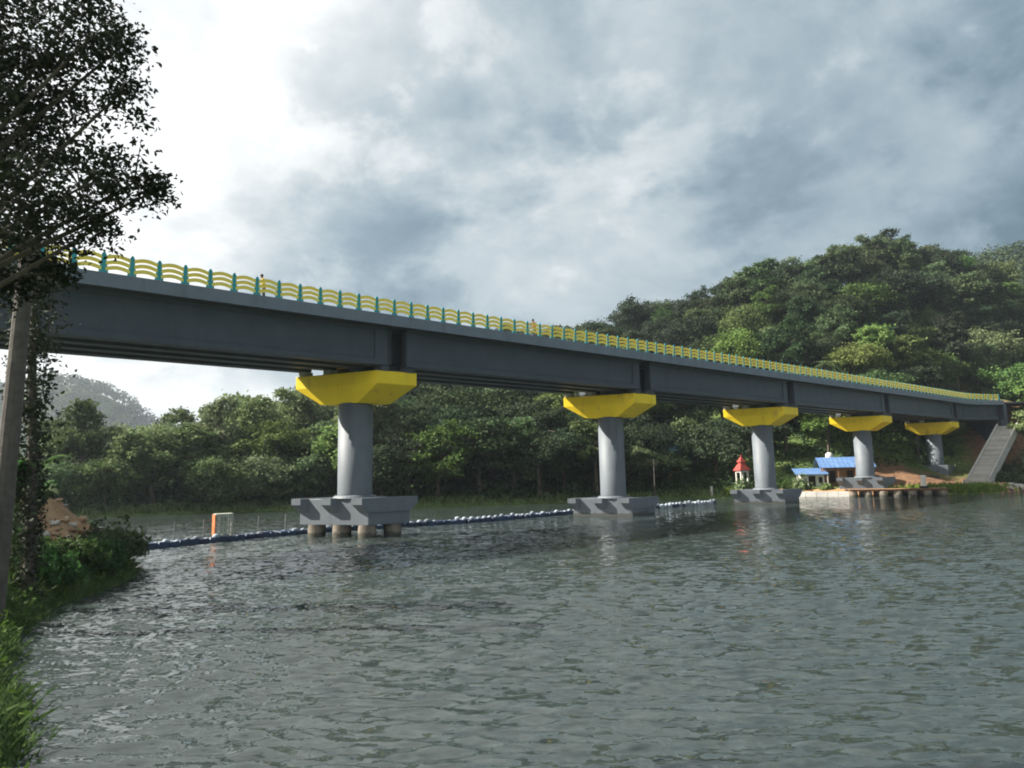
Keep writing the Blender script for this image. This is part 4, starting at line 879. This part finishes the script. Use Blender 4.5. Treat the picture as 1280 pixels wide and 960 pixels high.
# ------------------------------------------------------------------ people on the bridge
def person(loc, rz, label, top_m, leg_m, lean=0.0, h=1.65):
    e = empty('person', loc, rz, label, 'person'); k = h / 1.7
    J = {'pel': (0, 0, .92), 'spi': (0, .03 + lean * .2, 1.12), 'che': (0, .05 + lean * .5, 1.32), 'nec': (0, .06 + lean * .75, 1.46), 'hd0': (0, .08 + lean * .85, 1.54), 'hd1': (0, .09 + lean * .95, 1.66),
         'lsh': (.18, .05 + lean * .6, 1.40), 'lel': (.25, .20 + lean * .7, 1.18), 'lwr': (.17, .40 + lean * .7, 1.22), 'lha': (.14, .48 + lean * .7, 1.22), 'rsh': (-.18, .05 + lean * .6, 1.40), 'rel': (-.25, .20 + lean * .7, 1.18), 'rwr': (-.17, .40 + lean * .7, 1.22), 'rha': (-.14, .48 + lean * .7, 1.22),
         'lhi': (.10, 0, .88), 'lkn': (.11, .03, .48), 'lan': (.11, -.02, .08), 'lto': (.12, .14, .04), 'rhi': (-.10, 0, .88), 'rkn': (-.11, .02, .48), 'ran': (-.11, -.03, .08), 'rto': (-.12, .13, .04)}
    rad = {'pel': .15, 'spi': .13, 'che': .16, 'nec': .06, 'hd0': .085, 'hd1': .095, 'lsh': .07, 'lel': .05, 'lwr': .035, 'lha': .04, 'rsh': .07, 'rel': .05, 'rwr': .035, 'rha': .04, 'lhi': .10, 'lkn': .065, 'lan': .045, 'lto': .04, 'rhi': .10, 'rkn': .065, 'ran': .045, 'rto': .04}
    E_ = [('pel', 'spi'), ('spi', 'che'), ('che', 'nec'), ('nec', 'hd0'), ('hd0', 'hd1'), ('che', 'lsh'), ('lsh', 'lel'), ('lel', 'lwr'), ('lwr', 'lha'), ('che', 'rsh'), ('rsh', 'rel'), ('rel', 'rwr'), ('rwr', 'rha'), ('pel', 'lhi'), ('lhi', 'lkn'), ('lkn', 'lan'), ('lan', 'lto'), ('pel', 'rhi'), ('rhi', 'rkn'), ('rkn', 'ran'), ('ran', 'rto')]
    ks = list(J); me = bpy.data.meshes.new('body'); me.from_pydata([tuple(c * k for c in J[q]) for q in ks], [(ks.index(a), ks.index(b_)) for a, b_ in E_], []); me.update()
    for m_ in ('skin', top_m, leg_m): me.materials.append(MATS[m_])
    o = bpy.data.objects.new('body', me); col.objects.link(o); o.parent = e
    sk_ = o.modifiers.new('skin', 'SKIN'); me.skin_vertices.new() if not me.skin_vertices else None
    for i, q in enumerate(ks): me.skin_vertices[0].data[i].radius = (rad[q] * k, rad[q] * k); me.skin_vertices[0].data[i].use_root = (q == 'pel')
    o.modifiers.new('sub', 'SUBSURF').levels = 1; o.modifiers['sub'].render_levels = 1
    bpy.context.view_layer.update(); ev = o.evaluated_get(bpy.context.evaluated_depsgraph_get()); m2 = bpy.data.meshes.new_from_object(ev)
    o.modifiers.clear(); o.data = m2
    m2.materials.clear()
    for m_ in ('skin', top_m, leg_m): m2.materials.append(MATS[m_])
    for p_ in m2.polygons:
        c = p_.center / k; p_.use_smooth = True
        p_.material_index = 2 if c.z < .95 and c.z > .1 else (1 if c.z < 1.47 and not (c.y > .33 + lean * .7) else 0)
    hc = Vector(J['hd1']) * k
    MB().lathe([(.02, .115), (.07, .105), (.108, .05), (.112, 0), (.10, -.06), (.05, -.07)], 12).obj('hair', 'hair', e, hc + Vector((0, -.015, .0)), (0.15, 0, 0), True)
    MB().lathe([(.002, .018), (.012, .01), (.016, -.012), (.004, -.018)], 8).obj('nose', 'skin', e, hc + Vector((0, .098, -.03)))
    return e
pth = TH - math.pi / 2
person(W(-9.0, 4.0, 16.922), pth + math.pi, 'person in a mustard top standing at the bridge railing near the first pier', 'cloth_yellow', 'cloth_dark', .1, 1.72)
person(W(16.0, 4.0, 16.922), pth + math.pi, 'person in a dark red top leaning on the bridge railing past the first pier', 'cloth_red', 'cloth_dark', .15, 1.75)

# ------------------------------------------------------------------ haze
hz = bpy.data.materials.new('haze'); hz.use_nodes = True; t = hz.node_tree; t.nodes.clear()
pv_ = N(t, 'ShaderNodeVolumePrincipled'); pv_.inputs['Color'].default_value = (0.80, 0.90, 1.0, 1); pv_.inputs['Density'].default_value = 0.00017; pv_.inputs['Anisotropy'].default_value = 0.3
o_ = N(t, 'ShaderNodeOutputMaterial'); L(t, pv_, 0, o_, 'Volume'); MATS['haze'] = hz
# damp, algae-dark band at the waterline on the painted concrete (height above the river, ragged edge)
for mn in ('grey_paint', 'pile_concrete'):
    t2 = MATS[mn].node_tree; b2 = t2.nodes['Principled BSDF']; src = b2.inputs['Base Color'].links[0].from_socket
    g2 = N(t2, 'ShaderNodeNewGeometry'); s2 = N(t2, 'ShaderNodeSeparateXYZ'); L(t2, g2, 'Position', s2, 0); n2 = N(t2, 'ShaderNodeTexNoise', i_Scale=1.6, i_Detail=5.0); L(t2, g2, 'Position', n2, 'Vector')
    f2 = SS(t2, M(t2, 'ADD', s2.outputs[2], M(t2, 'MULTIPLY', M(t2, 'SUBTRACT', n2.outputs['Fac'], 0.5), 0.7)), 0.22, 0.42, 0.85, 0.0)
    m2 = N(t2, 'ShaderNodeMix', data_type='RGBA'); t2.links.new(f2, m2.inputs[0]); t2.links.new(src, m2.inputs[6]); m2.inputs[7].default_value = (0.050, 0.052, 0.040, 1); L(t2, m2, 2, b2, 'Base Color')
HAZE = True
if HAZE: tag(MB().box(-1600, 1600, -700, 2500, -3.6, 140).obj('haze', 'haze'), 'thin pale blue haze in the air', 'haze', kind='stuff')
